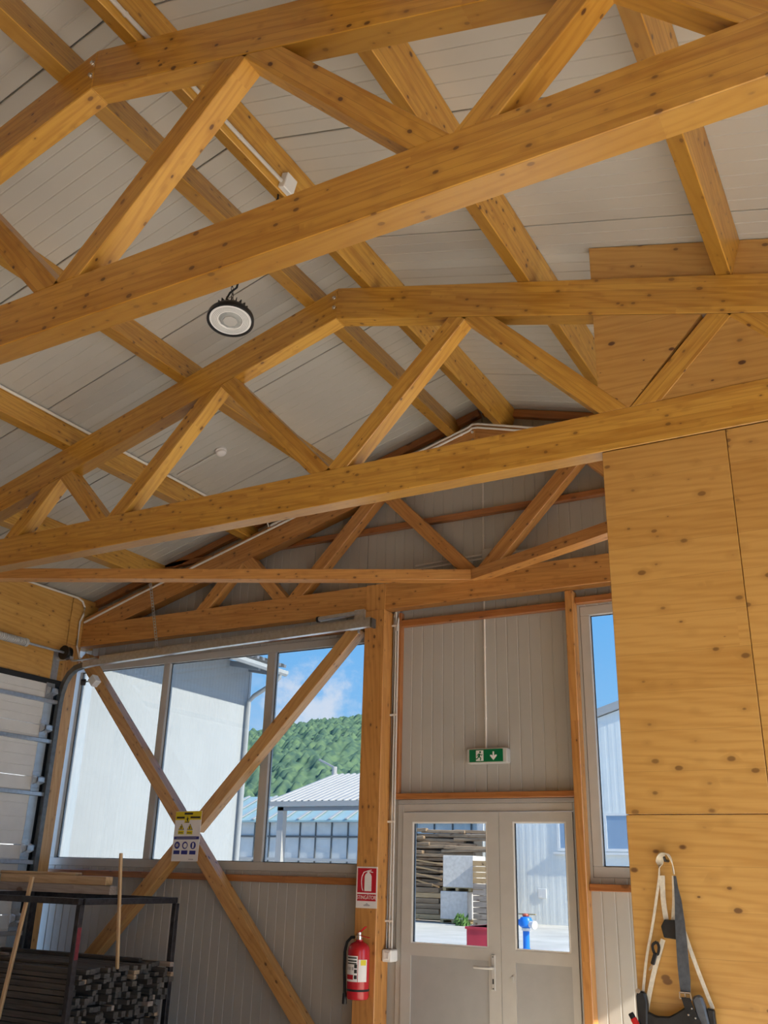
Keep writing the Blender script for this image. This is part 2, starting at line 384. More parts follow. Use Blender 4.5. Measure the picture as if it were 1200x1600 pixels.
# ------------------------------------------------------------------ trusses
def seg_frame(a): return Matrix(((math.cos(a), 0, -math.sin(a)), (0, 1, 0), (math.sin(a), 0, math.cos(a))))
def web_poly(uu0, uu1, width=.12):
    """web centreline from (u0 at the bottom chord) to (u1 at the top chord), clipped to both chords"""
    (x0, z0), (x1, z1) = uu0, uu1
    d = Vector((x1-x0, z1-z0)).normalized(); nn = Vector((-d.y, d.x)); out = []
    ux = lambda u: ZA-.25-SL*abs(u)
    for s_ in (-1, 1):
        p = Vector((x0, z0))+nn*(s_*width/2)
        t0 = (ZT-p.y)/d.y; bot = p+d*t0
        lo, hi = 0, 4.
        for _ in range(50):
            t_ = (lo+hi)/2; q = p+d*t_
            if q.y > ux(q.x): hi = t_
            else: lo = t_
        top = p+d*lo
        out.append((bot, top))
    return [out[0][0], out[1][0], out[1][1], out[0][1]], math.atan2(d.y, d.x)
WEBS = [((.06, 2.445), (.93, 3.34)), ((1.89, 2.445), (1.11, 3.26)), ((2.07, 2.445), (2.50, 2.89)), ((3.03, 2.445), (2.67, 2.83))]
def truss(Y, m, label, xl, xr):
    t = empty('roof_truss', (RX, Y+TK/2, ZB), label=label, cat='truss', group='glulam roof trusses')
    MB().prism([(xl, ZB), (xr, ZB), (xr, ZT), (xl, ZT)], Y, Y+TK).build('bottom_chord', m, t, frame=seg_frame(0), bevel=.004)
    for s_ in (-1, 1):
        xe = xl if s_ < 0 else xr
        ue = abs(xe-RX); um = (ZA-.25-ZT)/SL         # where the underside meets the bottom chord
        pl = [(RX, ZA), (xe, ctop(xe)), (xe, ZT+.001), (RX+s_*um, ZT+.001), (RX, ZA-.25)]
        MB().prism(pl, Y, Y+TK).build('top_chord', m, t, frame=seg_frame(-s_*TH), bevel=.004)
        for a, b in WEBS:
            pl, an = web_poly((a[0]*s_, a[1]), (b[0]*s_, b[1]))
            MB().prism([(RX+p.x, p.y) for p in pl], Y+.0015, Y+TK-.004).build('web_member', m, t, frame=seg_frame(an), bevel=.003)
    for dz in (-.075, -.155):
        bl = MB(); bl.lathe((RX-.025, Y+.004, ZA+dz), [(.016, 0), (.016, .005), (.011, .006), (.011, .014)], 6, axis=(0, -1, 0)); bl.build('bolt', 'bright_steel', t)
    return t
truss(Y1, 'glulam', 'nearest golden timber truss crossing the top of the view', XL+.002, XR)
truss(Y2, 'glulam', 'middle timber truss whose right part is filled with boarding', XL+.002, XR)
truss(Y3, 'glulam_warm_light', 'farthest timber truss against the gable wall', XL+.002, XR)

# ------------------------------------------------------------------ bracing in the plane of the bottom chords
zk0, zk1 = 2.357, 2.45
def kbrace(x1, lb):
    a = Vector((-3.10, 6.945)); b = Vector((x1, 4.80)); d = (b-a).normalized(); n = Vector((-d.y, d.x))*.058
    if n.y > 0: n = -n
    ext = lambda p, q, y: p+(q-p)*((y-p.y)/(q.y-p.y))
    # front edge passes through a; vertical mitre at the ridge line
    p0 = a; p1 = b; back0 = a-2*n; back1 = b-2*n
    s_ = (-3.10-back0.x)/d.x; back0 = back0+d*s_
    pl = [(p0.x, p0.y), (p1.x, p1.y), (back1.x, back1.y)]+[(back0.x, min(back0.y, 6.995))]
    yy = 6.995
    if back0.y > yy:      # trim against the gable truss
        q = back1+d*((yy-back1.y)/d.y); pl = [(p0.x, p0.y), (p1.x, p1.y), (back1.x, back1.y), (q.x, yy), (p0.x, yy)]
    MB().prismz(pl, zk0, zk1).build('horizontal_brace', 'glulam_warm_light', frame=frame_of((d.x, d.y, 0)), bevel=.003, label=lb, cat='brace', group='horizontal roof braces')
kbrace(-7.70, 'long horizontal timber brace running left below the far truss')
kbrace(1.50, 'horizontal timber brace running right from the gable towards the board wall')

# ------------------------------------------------------------------ gable wall (back)
OPEN = [(-8.0, -4.12, -.012, 2.05), (-3.905, -2.325, FL, .546), (-2.245, -.9, .008, 2.085)]      # window, door, narrow window
def cut(x0, x1):
    """vertical solid spans between floor and roof for the strip x0..x1"""
    sp_ = [(FL, None)]
    for a, b, z0, z1 in OPEN:
        if x0 >= a-1e-6 and x1 <= b+1e-6:
            o = []
            for lo, hi in sp_:
                if z0 > lo+1e-6: o.append((lo, z0))
                o.append((z1, hi))
            sp_ = o
    return sp_
xs = sorted(set([-8.35, 2.2]+[v for o in OPEN for v in o[:2]]+[RX]))
wb = MB()
for x0, x1 in zip(xs, xs[1:]):
    for lo, hi in cut(x0, x1):
        if hi is None: wb.prism([(x0, lo), (x1, lo), (x1, roofz(x1)+.02), (x0, roofz(x0)+.02)], YW+.025, YW+.12)
        else: wb.box((x0, YW+.025, lo), (x1, YW+.12, hi))
wall_back = wb.build('wall_back', 'sheet_backing', kind='structure')
WP = 1.2
wprof = rib_profile(WP, .1)
def wall_sheet(x0, lo, hi, clip):
    m = MB(); vs = []
    pr = [(x0+t_, d) for t_, d in wprof if clip[0]-1e-6 <= x0+t_ <= clip[1]+1e-6]
    if len(pr) < 2: return
    if pr[0][0] > clip[0]+.002 and clip[0] > x0: pr = [(clip[0], 0)]+pr
    if pr[-1][0] < clip[1]-.002 and clip[1] < x0+WP: pr = pr+[(clip[1], 0)]
    for x, d in pr: vs += [(x, YW+d, lo), (x, YW+d, (roofz(x)+.01) if hi is None else hi)]
    m.add(vs, [(2*i, 2*i+2, 2*i+3, 2*i+1) for i in range(len(pr)-1)])
    m.build('wall_panel', 'wall_white', wall_back)
k = -5
while True:
    x0 = -3.09+WP*k
    if x0 > 2.2: break
    br = sorted(set([max(x0, -8.35), min(x0+WP, 2.2)]+[v for o in OPEN for v in o[:2] if x0+.01 < v < x0+WP-.01]))
    if br[0] < br[-1]:
        for a, b in zip(br, br[1:]):
            for lo, hi in cut(a, b): wall_sheet(x0, lo, hi, (a, b))
    k += 1

# rails and studs carrying the cladding
tn = 0
def rail(x0, x1, z0, z1, y0=YW-.062, m='rail_wood', slope=None):
    global tn; tn += 1
    if slope is None: beam('trim_%d' % tn, (x0, (y0+YW-.002)/2, (z0+z1)/2), (x1, (y0+YW-.002)/2, (z0+z1)/2), YW-.002-y0, z1-z0, m, kind='structure')
    else: beam('trim_%d' % tn, (x0, (y0+YW-.002)/2, slope(x0)), (x1, (y0+YW-.002)/2, slope(x1)), YW-.002-y0, z1-z0, m, kind='structure')
rail(-8.0, -4.166, -.103, -.046)                       # under the big window
rail(-8.0, -4.166, 2.075, 2.125)                       # over the big window
rail(-3.875, -2.334, 2.068, 2.128)                     # door bay, high
rail(-3.915, -2.334, .582, .628)                       # door head
rail(-2.262, 1.6, 2.098, 2.152)                        # over the narrow window
rail(-2.262, 1.6, -.085, -.034)                        # under the narrow window
rail(-7.6, 1.4, 3.02, 3.075)                           # upper gable
for s_ in (-1, 1):
    xe = -8.2 if s_ < 0 else 2.1
    rail(RX+s_*.02, xe, 0, .075, slope=lambda x: roofz(x)-.045)
tn += 1
beam('trim_%d' % tn, (-3.897, YW-.030, .628), (-3.897, YW-.030, 2.20), .04, .055, 'rail_wood', up=(0, 1, 0), kind='structure')

# posts
beam('timber_post', (-4.065, 7.082, FL), (-4.065, 7.082, ZB-.002), .20, .205, 'glulam_warm_light', up=(0, 1, 0), label='square timber post carrying the fire extinguisher and red sign', cat='post')
po = MB().box((-4.162, 6.988, ZB-.002), (-3.968, 6.998, ZT)); po.build('post_head', 'glulam_warm_light', bpy.data.objects['timber_post'], frame=frame_of((0, 0, 1), (0, 1, 0)))
beam('door_stud', (-2.298, 7.144, FL), (-2.298, 7.144, ZB-.002), .066, .108, 'glulam_warm_light', up=(0, 1, 0), label='slender timber stud between the white door and the narrow window', cat='post')
beam('corner_post', (-7.90, 6.915, FL), (-7.90, 6.915, ZB-.002), .24, .21, 'glulam_backlit', up=(0, 1, 0), label='pale corner post between the garage door track and the large window', cat='post')
# wind braces across the large window
def wind(p, q, y0, name, lb):
    d = Vector((q[0]-p[0], 0, q[1]-p[1])); up = Vector((0, 1, 0))
    beam(name, (p[0], y0+.06, p[1]), (q[0], y0+.06, q[1]), .118, .118, 'glulam_backlit', up=up, label=lb, cat='brace', group='crossed window braces')
S1 = lambda z: -5.78-(z-.033)/1.06
S2 = lambda z: -6.272+(z-.023)/1.023
wind((S1(2.09), 2.09), (S1(-1.55), -1.55), 7.0, 'wind_brace', 'timber brace falling from upper left to lower right across the window')
wind((S2(2.08), 2.08), (S2(.345), .345), 7.002, 'wind_brace', 'upper half brace rising right from the warning sign to the post')
wind((S2(.21), .21), (S2(-1.38), -1.38), 7.002, 'wind_brace', 'lower half brace falling left from the warning sign behind the wood rack')

# ------------------------------------------------------------------ left wall and garage door
wl = MB()
wl.box((XL-.14, -1.75, 1.79), (XL, 6.81, 2.74)); 
wall_left = wl.build('wall_left', 'clt', kind='structure', frame=frame_of((0, 1, 0)), bevel=.003)
MB().box((XL-.14, 6.82, ZB), (XL, 7.19, 2.74)).build('timber_panel', 'clt', wall_left, frame=frame_of((0, 1, 0)), bevel=.003)
MB().box((XL-.14, -1.75, FL), (XL, 3.55, 1.788)).build('timber_panel', 'clt', wall_left, frame=frame_of((0, 1, 0)), bevel=.003)
MB().box((XL-.14, 6.66, FL), (XL-.045, 6.805, 1.788)).build('door_jamb', 'sheet_backing', wall_left)
MB().box((XL-.045, 6.712, FL), (XL-.002, 6.805, 1.788)).build('door_jamb', 'black_rubber', wall_left)
dr = empty('door_1', (XL, 5.1, FL), kind='structure')
DX = -7.735
zz = [1.735, 1.313, .805, .165, -.46, -1.08, FL+.01]
for z1, z0 in zip(zz, zz[1:]):
    ps = [(DX-.04, z0+.003), (DX, z0+.003)]
    n = 5; hgt = z1-z0
    for i in range(1, n):
        c = z0+hgt*i/n; ps += [(DX, c-.006), (DX-.003, c-.002), (DX-.003, c+.002), (DX, c+.006)]
    ps += [(DX, z1-.003), (DX-.04, z1-.003)]
    sec = MB().prism(ps, 3.62, 6.70).build('door_section', 'door_skin', dr)
    MB().box((DX, 6.60, z0+.012), (DX+.004, 6.705, z1-.012)).build('end_cap', 'galvanised_strip', sec)
for z in (1.557, 1.16, .645, .01, -.62, -1.2):
    MB().sweep([(DX+.03, 3.66, z), (DX+.03, 6.755, z)], [(-.03, -.02), (-.03, .02), (.012, .02), (.012, -.02)]).build('strut', 'galvanised', dr, bevel=.004)
for z in (1.66, 1.285, .775, .135, -.49):
    hg = MB(); hg.box((DX+.004, 6.59, z-.075), (DX+.009, 6.70, z+.085)); hg.prism([(DX+.009, z-.045), (DX+.075, z-.02), (DX+.075, z+.028), (DX+.009, z+.045)], 6.60, 6.615); hg.prism([(DX+.009, z-.045), (DX+.075, z-.02), (DX+.075, z+.028), (DX+.009, z+.045)], 6.69, 6.705); hg.box((DX+.009, 6.615, z+.02), (DX+.075, 6.69, z+.026)); hg.box((DX+.068, 6.60, z-.02), (DX+.075, 6.705, z+.028))
    h = hg.build('hinge', 'galvanised', dr, bevel=.002)
    MB().tube([(DX+.04, 6.69, z+.004), (DX+.04, 6.77, z+.004)], .009, 8).build('roller_pin', 'bright_steel', h)
MB().box((XL-.002, 3.55, 1.732), (XL+.05, 6.80, 1.788)).build('header_seal', 'black_rubber', dr, bevel=.005)
ch = [(-.028, -.026), (.028, -.026), (.028, .026), (-.028, .026)]
path = [(DX+.035, 6.765, FL), (DX+.035, 6.765, 1.55), (DX+.045, 6.765, 1.66), (DX+.075, 6.765, 1.765), (DX+.13, 6.765, 1.85), (DX+.21, 6.765, 1.905), (DX+.32, 6.765, 1.93), (DX+.46, 6.765, 1.942), (-5.8, 6.765, 1.985), (-3.96, 6.765, 2.02)]
MB().sweep(path[:7], ch, up=(0, 1, 0)).build('vertical_track', 'track_steel_shaded', dr, smooth=True)
hp = path[6:]
MB().sweep(hp, [(-.03, -.026), (.03, -.026), (.03, -.02), (-.022, -.02), (-.022, .02), (.03, .02), (.03, .026), (-.03, .026)], up=(0, 1, 0)).build('horizontal_track', 'galvanised', dr)
MB().box((-3.965, 6.73, 1.98), (-3.945, 6.80, 2.06)).build('end_stop', 'track_steel_shaded', dr)
ta = MB(); ta.bar((-7.25, 6.80, 2.005), (-4.0, 6.80, 2.075), .006, .03); ta.build('track_angle', 'galvanised', dr)
MB().box((XL, 6.79, FL), (XL+.022, 6.812, 1.62)).build('track_angle', 'black_rubber', dr)
MB().prismx([(6.66, 1.79), (6.745, 1.74), (6.745, 2.10), (6.66, 2.10)], XL+.001, XL+.012).build('bearing_plate', 'galvanised', dr)
MB().tube([(-7.63, 3.6, 2.062), (-7.63, 6.76, 2.062)], .0135, 12).build('torsion_shaft', 'galvanised', dr, smooth=True)
sp_ = MB(); nn_ = 360; pts = [(-7.63+.038*math.cos(i*.9), 5.0+i*(1.15/nn_), 2.062+.038*math.sin(i*.9)) for i in range(nn_)]
sp_.tube(pts, .0055, 5, up=(0, 1, 0)); sp_.lathe((-7.63, 6.15, 2.062), [(.042, 0), (.042, .03), (.03, .04)], 16, axis=(0, 1, 0)); sp_.lathe((-7.63, 4.99, 2.062), [(.033, 0), (.033, 1.17)], 12, axis=(0, 1, 0))
sp_.build('torsion_spring', 'box_grey', dr, smooth=True)
dm = MB(); dm.lathe((-7.63, 6.66, 2.062), [(.035, 0), (.075, .0), (.075, .012), (.055, .016), (.055, .06), (.07, .064), (.07, .07)], 24, axis=(0, 1, 0)); dm.build('cable_drum', 'black_plastic', dr, smooth=True)
MB().box((XL, 6.70, 2.0), (-7.57, 6.75, 2.03)).build('bearing_bracket', 'galvanised', dr)
MB().box((-7.60, 6.745, 1.985), (-7.25, 6.785, 1.995)).build('track_bracket', 'galvanised', dr)
bs = MB(); bs.tube([(-4.55, 6.80, 2.125), (-4.10, 6.80, 2.14)], .022, 12); b1 = bs.build('spring_buffer', 'galvanised', dr, smooth=True)
MB().lathe((-4.56, 6.80, 2.124), [(.028, 0), (.028, .02)], 12, axis=(1, 0, 0)).build('buffer_cap', 'black_plastic', b1)
MB().box((-4.16, 6.785, 2.045), (-4.06, 6.815, 2.165)).build('buffer_bracket', 'galvanised', b1)
# perforated hanger strap: a ladder of holes
hs = MB(); a, b = Vector((-6.50, 6.775, 2.36)), Vector((-6.42, 6.775, 1.96)); top = Vector((-6.56, 6.70, 2.69)); 
d = (b-top).normalized(); sd = Vector((1, 0, 0)); L_ = (b-top).length; n = int(L_/.03)
for s_ in (-1, 1): hs.bar(top+sd*(s_*.013), b+sd*(s_*.013), .008, .003, up=(0, 1, 0))
for i in range(n+1): c = top+d*(L_*i/n); hs.bar(c-sd*.012, c+sd*.012, .003, .012, up=d)
hs.build('hanger_strap', 'galvanised', dr)
hb = MB(); hb.box((-4.30, 6.94, 2.03), (-4.20, 6.97, 2.06)); hb.box((-4.22, 6.80, 2.045), (-4.20, 6.97, 2.06)); hb.box((-4.215, 6.94, 2.0), (-4.205, 6.97, 2.05)); hb.build('track_bracket', 'galvanised', dr)

# ------------------------------------------------------------------ right wall with unseen gateways added to let sun onto the floor; closed rear wall
HZ = .9                                  # head of the added gateway, relative to the eye
YB = -1.75
wr = MB(); wr.box((1.75, 4.6, 1.85), (1.87, 7.2, roofz(1.75))); wr.box((1.75, 4.6, FL), (1.87, 4.75, 1.85)); wr.box((1.75, 7.0, FL), (1.87, 7.2, 1.85)); wr.box((1.75, YB, HZ), (1.87, 4.6, roofz(1.75))); wr.box((1.75, YB, FL), (1.87, YB+.3, HZ))
wall_right = wr.build('wall_right', 'clt', kind='structure', frame=frame_of((0, 1, 0)))
MB().box((1.66, 2.2, FL), (1.86, 2.45, HZ)).build('gate_post', 'glulam', wall_right, frame=frame_of((0, 0, 1), (0, 1, 0)))
wf_ = MB(); wf_.prism([(XL-.14, FL), (1.87, FL), (1.87, roofz(1.87)), (RX, ZR), (XL-.14, roofz(XL-.14))], YB-.12, YB)
wf_.build('wall_front', 'clt', kind='structure', frame=fx0 if False else None)  # unseen closed wall, added to keep rear sky light off the trusses

# ------------------------------------------------------------------ board wall (partition) in the plane of the middle truss
part = empty('wall_partition', (.2, Y2+.05, FL), kind='structure')
yf, yb = Y2+.004, Y2+.10
fx = frame_of((1, 0, 0))
PX0 = -1.266
for x0, x1 in ((PX0, -.612), (-.609, .62), (.623, 1.74)):
    for z0, z1 in ((FL, .289), (.292, ZB-.004)):
        MB().box((x0, yf, z0), (x1, yb, z1)).build('timber_panel', 'clt', part, frame=fx, bevel=.0025)
# infill between the chords, one piece per web bay
def infill(pl): MB().prism(pl, Y2+.006, Y2+.09).build('timber_panel', 'clt', part, frame=fx)
uL = PX0-RX
infill([(PX0, ZT+.002), (RX+1.98, ZT+.002), (RX+2.41, clow(RX+2.41)-.002), (PX0, clow(PX0)-.002)])
infill([(RX+2.15, ZT+.002), (RX+2.95, ZT+.002), (RX+2.62, clow(RX+2.62)-.002), (RX+2.57, clow(RX+2.57)-.002)])
infill([(RX+3.1, ZT+.002), (RX+4.05, ZT+.002), (RX+2.8, clow(RX+2.8)-.004)])
for x0, x1 in ((-1.272, -.572), (-.478, .58), (.68, 1.74)):
    MB().prism([(x0, ctop(x0)+.002), (x1, ctop(x1)+.002), (x1, roofz(x1)-.004), (x0, roofz(x0)-.004)], Y2+.03, Y2+.11).build('timber_panel', 'clt', part, frame=seg_frame(-TH), bevel=.002)

# ------------------------------------------------------------------ windows
def window(name, x0, x1, z0, z1, mull, fw, y0=YW+.002, y1=YW+.075):
    wn = empty(name, ((x0+x1)/2, y0, z0), kind='structure')
    MB().box((x0, y0, z0), (x1, y1, z0+fw)).build('frame_bar', 'pvc', wn, bevel=.004)
    MB().box((x0, y0, z1-fw), (x1, y1, z1)).build('frame_bar', 'pvc', wn, bevel=.004)
    MB().box((x0, y0, z0+fw), (x0+fw, y1, z1-fw)).build('frame_bar', 'pvc', wn, bevel=.004)
    MB().box((x1-fw, y0, z0+fw), (x1, y1, z1-fw)).build('frame_bar', 'pvc', wn, bevel=.004)
    ed = [x0+fw]
    for a, b in mull:
        MB().box((a, y0+.001, z0+fw), (b, y1, z1-fw)).build('mullion', 'pvc', wn, bevel=.004); ed += [a, b]
    ed.append(x1-fw)
    for a, b in zip(ed[::2], ed[1::2]):
        pn = MB().box((a+.001, y0+.042, z0+fw+.001), (b-.001, y0+.048, z1-fw-.001)).build('pane', 'window_glass', wn)
        gk = MB()
        for q in ((a, a+.006, z0+fw, z1-fw), (b-.006, b, z0+fw, z1-fw), (a+.006, b-.006, z0+fw, z0+fw+.006), (a+.006, b-.006, z1-fw-.006, z1-fw)): gk.box((q[0], y0+.036, q[2]), (q[1], y0+.0415, q[3]))
        gk.build('gasket', 'gasket', pn)
    return wn
window('window_1', -8.0, -4.12, -.012, 2.05, [(-6.72, -6.635), (-5.39, -5.297)], .075)
window('window_2', -2.245, -.9, .008, 2.085, [], .078)

# ------------------------------------------------------------------ double door
dd = empty('door_2', (-3.11, YW, FL), kind='structure')
y0, y1 = YW-.012, YW+.06
MB().box((-3.90, y0, FL), (-3.846, y1, .545)).build('frame_bar', 'pvc', dd, bevel=.004)
MB().box((-2.376, y0, FL), (-2.327, y1, .545)).build('frame_bar', 'pvc', dd, bevel=.004)
MB().box((-3.846, y0, .48), (-2.376, y1, .545)).build('frame_bar', 'pvc', dd, bevel=.004)
MB().box((-3.90, y0-.004, .546), (-2.327, YW, .58)).build('head_strip', 'pvc_panel', dd, bevel=.003)
def leaf(x0, x1, gx0, gx1, px0, px1):
    yl = y0-.012; yl1 = YW+.05
    lf = MB(); zb = FL+.02; zt = .476
    lf.box((x0, yl, zb), (gx0, yl1, zt)); lf.box((gx1, yl, zb), (x1, yl1, zt))
    lf.box((gx0, yl, .402), (gx1, yl1, zt)); lf.box((gx0, yl, -.60), (gx1, yl1, -.515)); lf.box((gx0, yl, zb), (gx1, yl1, zb+.13))
    o = lf.build('door_leaf', 'pvc', dd)
    bd = MB()
    for q in ((gx0, gx0+.012, -.515, .402), (gx1-.012, gx1, -.515, .402), (gx0+.012, gx1-.012, -.515, -.503), (gx0+.012, gx1-.012, .39, .402)): bd.box((q[0], yl+.004, q[2]), (q[1], yl+.02, q[3]))
    bd.build('glazing_bead', 'box_white', o)
    MB().box((gx0+.001, yl+.030, -.514), (gx1-.001, yl+.036, .401)).build('pane', 'window_glass', o)
    gk = MB()
    for q in ((gx0+.012, gx0+.017, -.503, .39), (gx1-.017, gx1-.012, -.503, .39)): gk.box((q[0], yl+.012, q[2]), (q[1], yl+.029, q[3]))
    gk.build('gasket', 'gasket', o)
    MB().box((gx0+.001, yl+.010, zb+.131), (gx1-.001, yl+.03, -.601)).build('lower_panel', 'pvc_panel', o)
    return o
l1 = leaf(-3.843, -2.985, -3.755, -3.086, 0, 0)
l2 = leaf(-2.982, -2.379, -2.868, -2.433, 0, 0)
hp_ = MB().box((-3.065, y0-.022, -.80), (-3.030, y0-.012, -.555)); hp_.build('handle_plate', 'pvc', l1, bevel=.004)
hl = MB(); hl.tube([(-3.048, y0-.02, -.645), (-3.048, y0-.06, -.645), (-3.06, y0-.066, -.646), (-3.19, y0-.06, -.645)], .0105, 10); hl.build('lever', 'pvc', l1, smooth=True)
kh = MB(); kh.box((-3.053, y0-.0245, -.755), (-3.043, y0-.021, -.72)); kh.box((-3.052, y0-.0245, -.575), (-3.044, y0-.021, -.567)); kh.box((-3.052, y0-.0245, -.79), (-3.044, y0-.021, -.782)); kh.build('keyhole', 'gasket', l1)
MB().box((-2.90, y0-.020, -.735), (-2.885, y0-.012, -.695)).build('latch', 'box_grey', l2)

# ------------------------------------------------------------------ exit sign, switch, conduits
def flat(pl, y, m, parent, name, t=.0015): return MB().prism(pl, y-t, y).build(name, m, parent)
def disc(cx, cz, r, n=20, a0=0): return [(cx+r*math.cos(a0+2*math.pi*i/n), cz+r*math.sin(a0+2*math.pi*i/n)) for i in range(n)]
ex = empty('exit_sign', (-3.058, YW, .85), label='lit-box style green exit sign with running figure and down arrow above the door', cat='sign')
ex['label'] = 'green exit sign with running figure and down arrow above the door'
MB().prism([(-3.235, .855), (-3.225, .848), (-2.89, .848), (-2.88, .855), (-2.88, .962), (-2.89, .97), (-3.225, .97), (-3.235, .962)], 7.125, YW).build('housing', 'box_grey', ex, bevel=.006)
ye = 7.1235
MB().box((-3.210, ye-.002, .86), (-2.915, ye+.001, .96)).build('legend_plate', 'sign_green', ex)
lp = [o for o in ex.children if o.name.startswith('legend_plate')][0]
flat([(-3.150, .868), (-3.085, .868), (-3.085, .952), (-3.150, .952)], ye-.002, 'sign_white', lp, 'doorway')
man = MB()
def limb(p, q, t): 
    p, q = Vector((p[0], 0, p[1])), Vector((q[0], 0, q[1])); man.bar(p+Vector((0, ye-.0048, 0)), q+Vector((0, ye-.0048, 0)), t, .0014, up=(0, 1, 0))
man.prism(disc(-3.112, .938, .008), ye-.0055, ye-.004)
limb((-3.118, .926), (-3.124, .900), .016); limb((-3.124, .902), (-3.106, .891), .008); limb((-3.106, .891), (-3.112, .872), .008)
limb((-3.126, .902), (-3.138, .886), .008); limb((-3.138, .886), (-3.155, .884), .008); limb((-3.116, .924), (-3.100, .912), .006); limb((-3.100, .912), (-3.092, .919), .006); limb((-3.121, .926), (-3.136, .916), .006); limb((-3.136, .916), (-3.140, .905), .006)
man.build('running_figure', 'sign_green', lp)
aw = MB(); aw.prism([(-3.003, .94), (-2.991, .94), (-2.991, .905), (-2.982, .914), (-2.968, .914), (-2.968, .906), (-2.997, .872), (-3.026, .906), (-3.026, .914), (-3.012, .914), (-3.003, .905)], ye-.004, ye-.002); aw.build('down_arrow', 'sign_white', lp)
def conduit(pts, r, m, name, lb, cat='conduit', clips=(), group=None):
    c = MB().tube(pts, r, 8).build(name, m, smooth=True, label=lb, cat=cat, group=group)
    for q in clips:
        MB().lathe(q, [(r*1.25, -.008), (r*1.25, .008)], 8, axis=clips[q]).build('clip', m, c)
    return c
conduit([(-3.088, YW-.012, .972), (-3.088, YW-.012, 2.065)], .009, 'conduit_white', 'conduit', 'vertical conduit feeding the green exit sign', clips={(-3.088, YW-.012, 1.22): (0, 0, 1), (-3.088, YW-.012, 1.82): (0, 0, 1)})
conduit([(-3.088, YW-.012, 2.13), (-3.088, YW-.012, 2.60)], .009, 'conduit_grey', 'conduit', 'short conduit dropping behind the far truss chord above the door rail')
conduit([(-3.085, YW-.012, 2.69), (-3.085, YW-.012, 3.015)], .009, 'conduit_grey', 'conduit', 'vertical conduit above the junction box in the gable, lower piece', clips={(-3.085, YW-.012, 2.83): (0, 0, 1)})
conduit([(-3.085, YW-.012, 3.08), (-3.085, YW-.012, 3.6)], .009, 'conduit_grey', 'conduit', 'vertical conduit in the gable above the upper rail', clips={(-3.085, YW-.012, 3.16): (0, 0, 1)})
jb = MB().box((-3.075, YW-.075, 2.585), (-2.975, YW-.005, 2.685)).build('junction_box', 'box_grey', bevel=.006, label='grey junction box on the gable where bracing members meet', cat='junction box')
gl_ = MB(); gl_.tube([(-3.09, YW-.04, 2.65), (-3.075, YW-.04, 2.65)], .014, 8); gl_.tube([(-3.09, YW-.04, 2.612), (-3.075, YW-.04, 2.612)], .014, 8); gl_.build('cable_gland', 'box_grey', jb)
for dz, lb in ((.062, 'upper of two conduits running left from the gable junction box'), (.026, 'lower of two conduits running left from the gable junction box')):
    conduit([(-3.09, YW-.04, 2.585+dz), (-3.75, YW-.04, 2.57+dz)], .009, 'conduit_grey', 'conduit', lb, group='junction box conduits')
conduit([(-2.975, YW-.04, 2.63), (-2.5, YW-.04, 2.63)], .009, 'conduit_grey', 'conduit', 'conduit running right from the gable junction box', group='junction box conduits')
# three conduits beside the post, two looped at the top
for i, (x, lb) in enumerate(((-3.950, 'left of three parallel conduits beside the post'), (-3.928, 'middle of three parallel conduits beside the post'), (-3.906, 'right of three parallel conduits beside the post, nearest the door'))):
    zt = (2.16, 2.185, 2.14)[i]
    pts = [(x, 7.135, -.56), (x, 7.135, zt)]
    if i == 1: pts += [(x+.008, 7.125, zt+.025), (x+.022, 7.115, zt+.03), (x+.034, 7.112, zt+.01), (x+.036, 7.112, zt-.05), (x+.024, 7.112, zt-.16)]
    if i == 0: pts += [(x+.004, 7.145, zt+.045), (x+.02, 7.158, zt+.065), (x+.045, 7.165, zt+.06)]
    conduit(pts, .0085, 'conduit_grey', 'conduit', lb, group='post conduits')
for z in (2.08, 1.284, .40, -.36):
    MB().box((-3.972, 7.121, z-.008), (-3.895, 7.126, z+.008)).build('conduit_clip', 'conduit_white', label='conduit clip across the three post conduits at height %.1f m' % (z+H), cat='clip', group='post conduit clips')
for o, lb in zip([o for o in COL.objects if o.name.startswith('conduit_clip')], ('topmost clip across the three post conduits, under the truss', 'second clip from the top across the three post conduits', 'clip across the three post conduits level with the door head', 'lowest clip across the three post conduits, above the switch')): o['label'] = lb
sw = MB().box((-3.962, 7.075, -.655), (-3.878, 7.19, -.565)).build('light_switch', 'box_white', bevel=.008, label='surface-mounted white light switch box beside the door frame', cat='switch')
MB().box((-3.945, 7.069, -.635), (-3.895, 7.076, -.585)).build('rocker', 'box_white', sw, bevel=.003)
# conduits following the far truss
of = .014
def ontop(x, up, y=6.975): return (x, y, ctop(x)+up)
conduit([(-7.74, 6.978, 2.47), ontop(-7.0, -.052), ontop(-5.6, -.052), ontop(-5.12, -.052), ontop(-3.12, -.052), (RX-.02, 6.975, ZA-.045), (RX+.04, 6.975, ZA-.05), ontop(-2.2, -.052), ontop(-1.0, -.052)], .011, 'conduit_white', 'conduit', 'lower conduit along the top of the far truss, following the ridge', clips={ontop(-5.9, -.052): (1, 0, SL), ontop(-3.2, -.052): (1, 0, SL)})
conduit([ontop(-5.3, -.016), ontop(-3.12, -.016), (RX-.02, 6.975, ZA-.009), (RX+.04, 6.975, ZA-.014), ontop(-2.2, -.016), ontop(-1.0, -.016)], .011, 'conduit_white', 'conduit', 'upper conduit along the top of the far truss, near the ridge', clips={ontop(-3.2, -.016): (1, 0, SL)})
conduit([(-5.32, 6.975, ctop(-5.32)-.02), (-5.34, 6.975, ctop(-5.34)+.03), (-5.34, 6.975, roofz(-5.34)-.03)], .008, 'conduit_white', 'conduit', 'short conduit stub rising to the roof behind the middle truss')
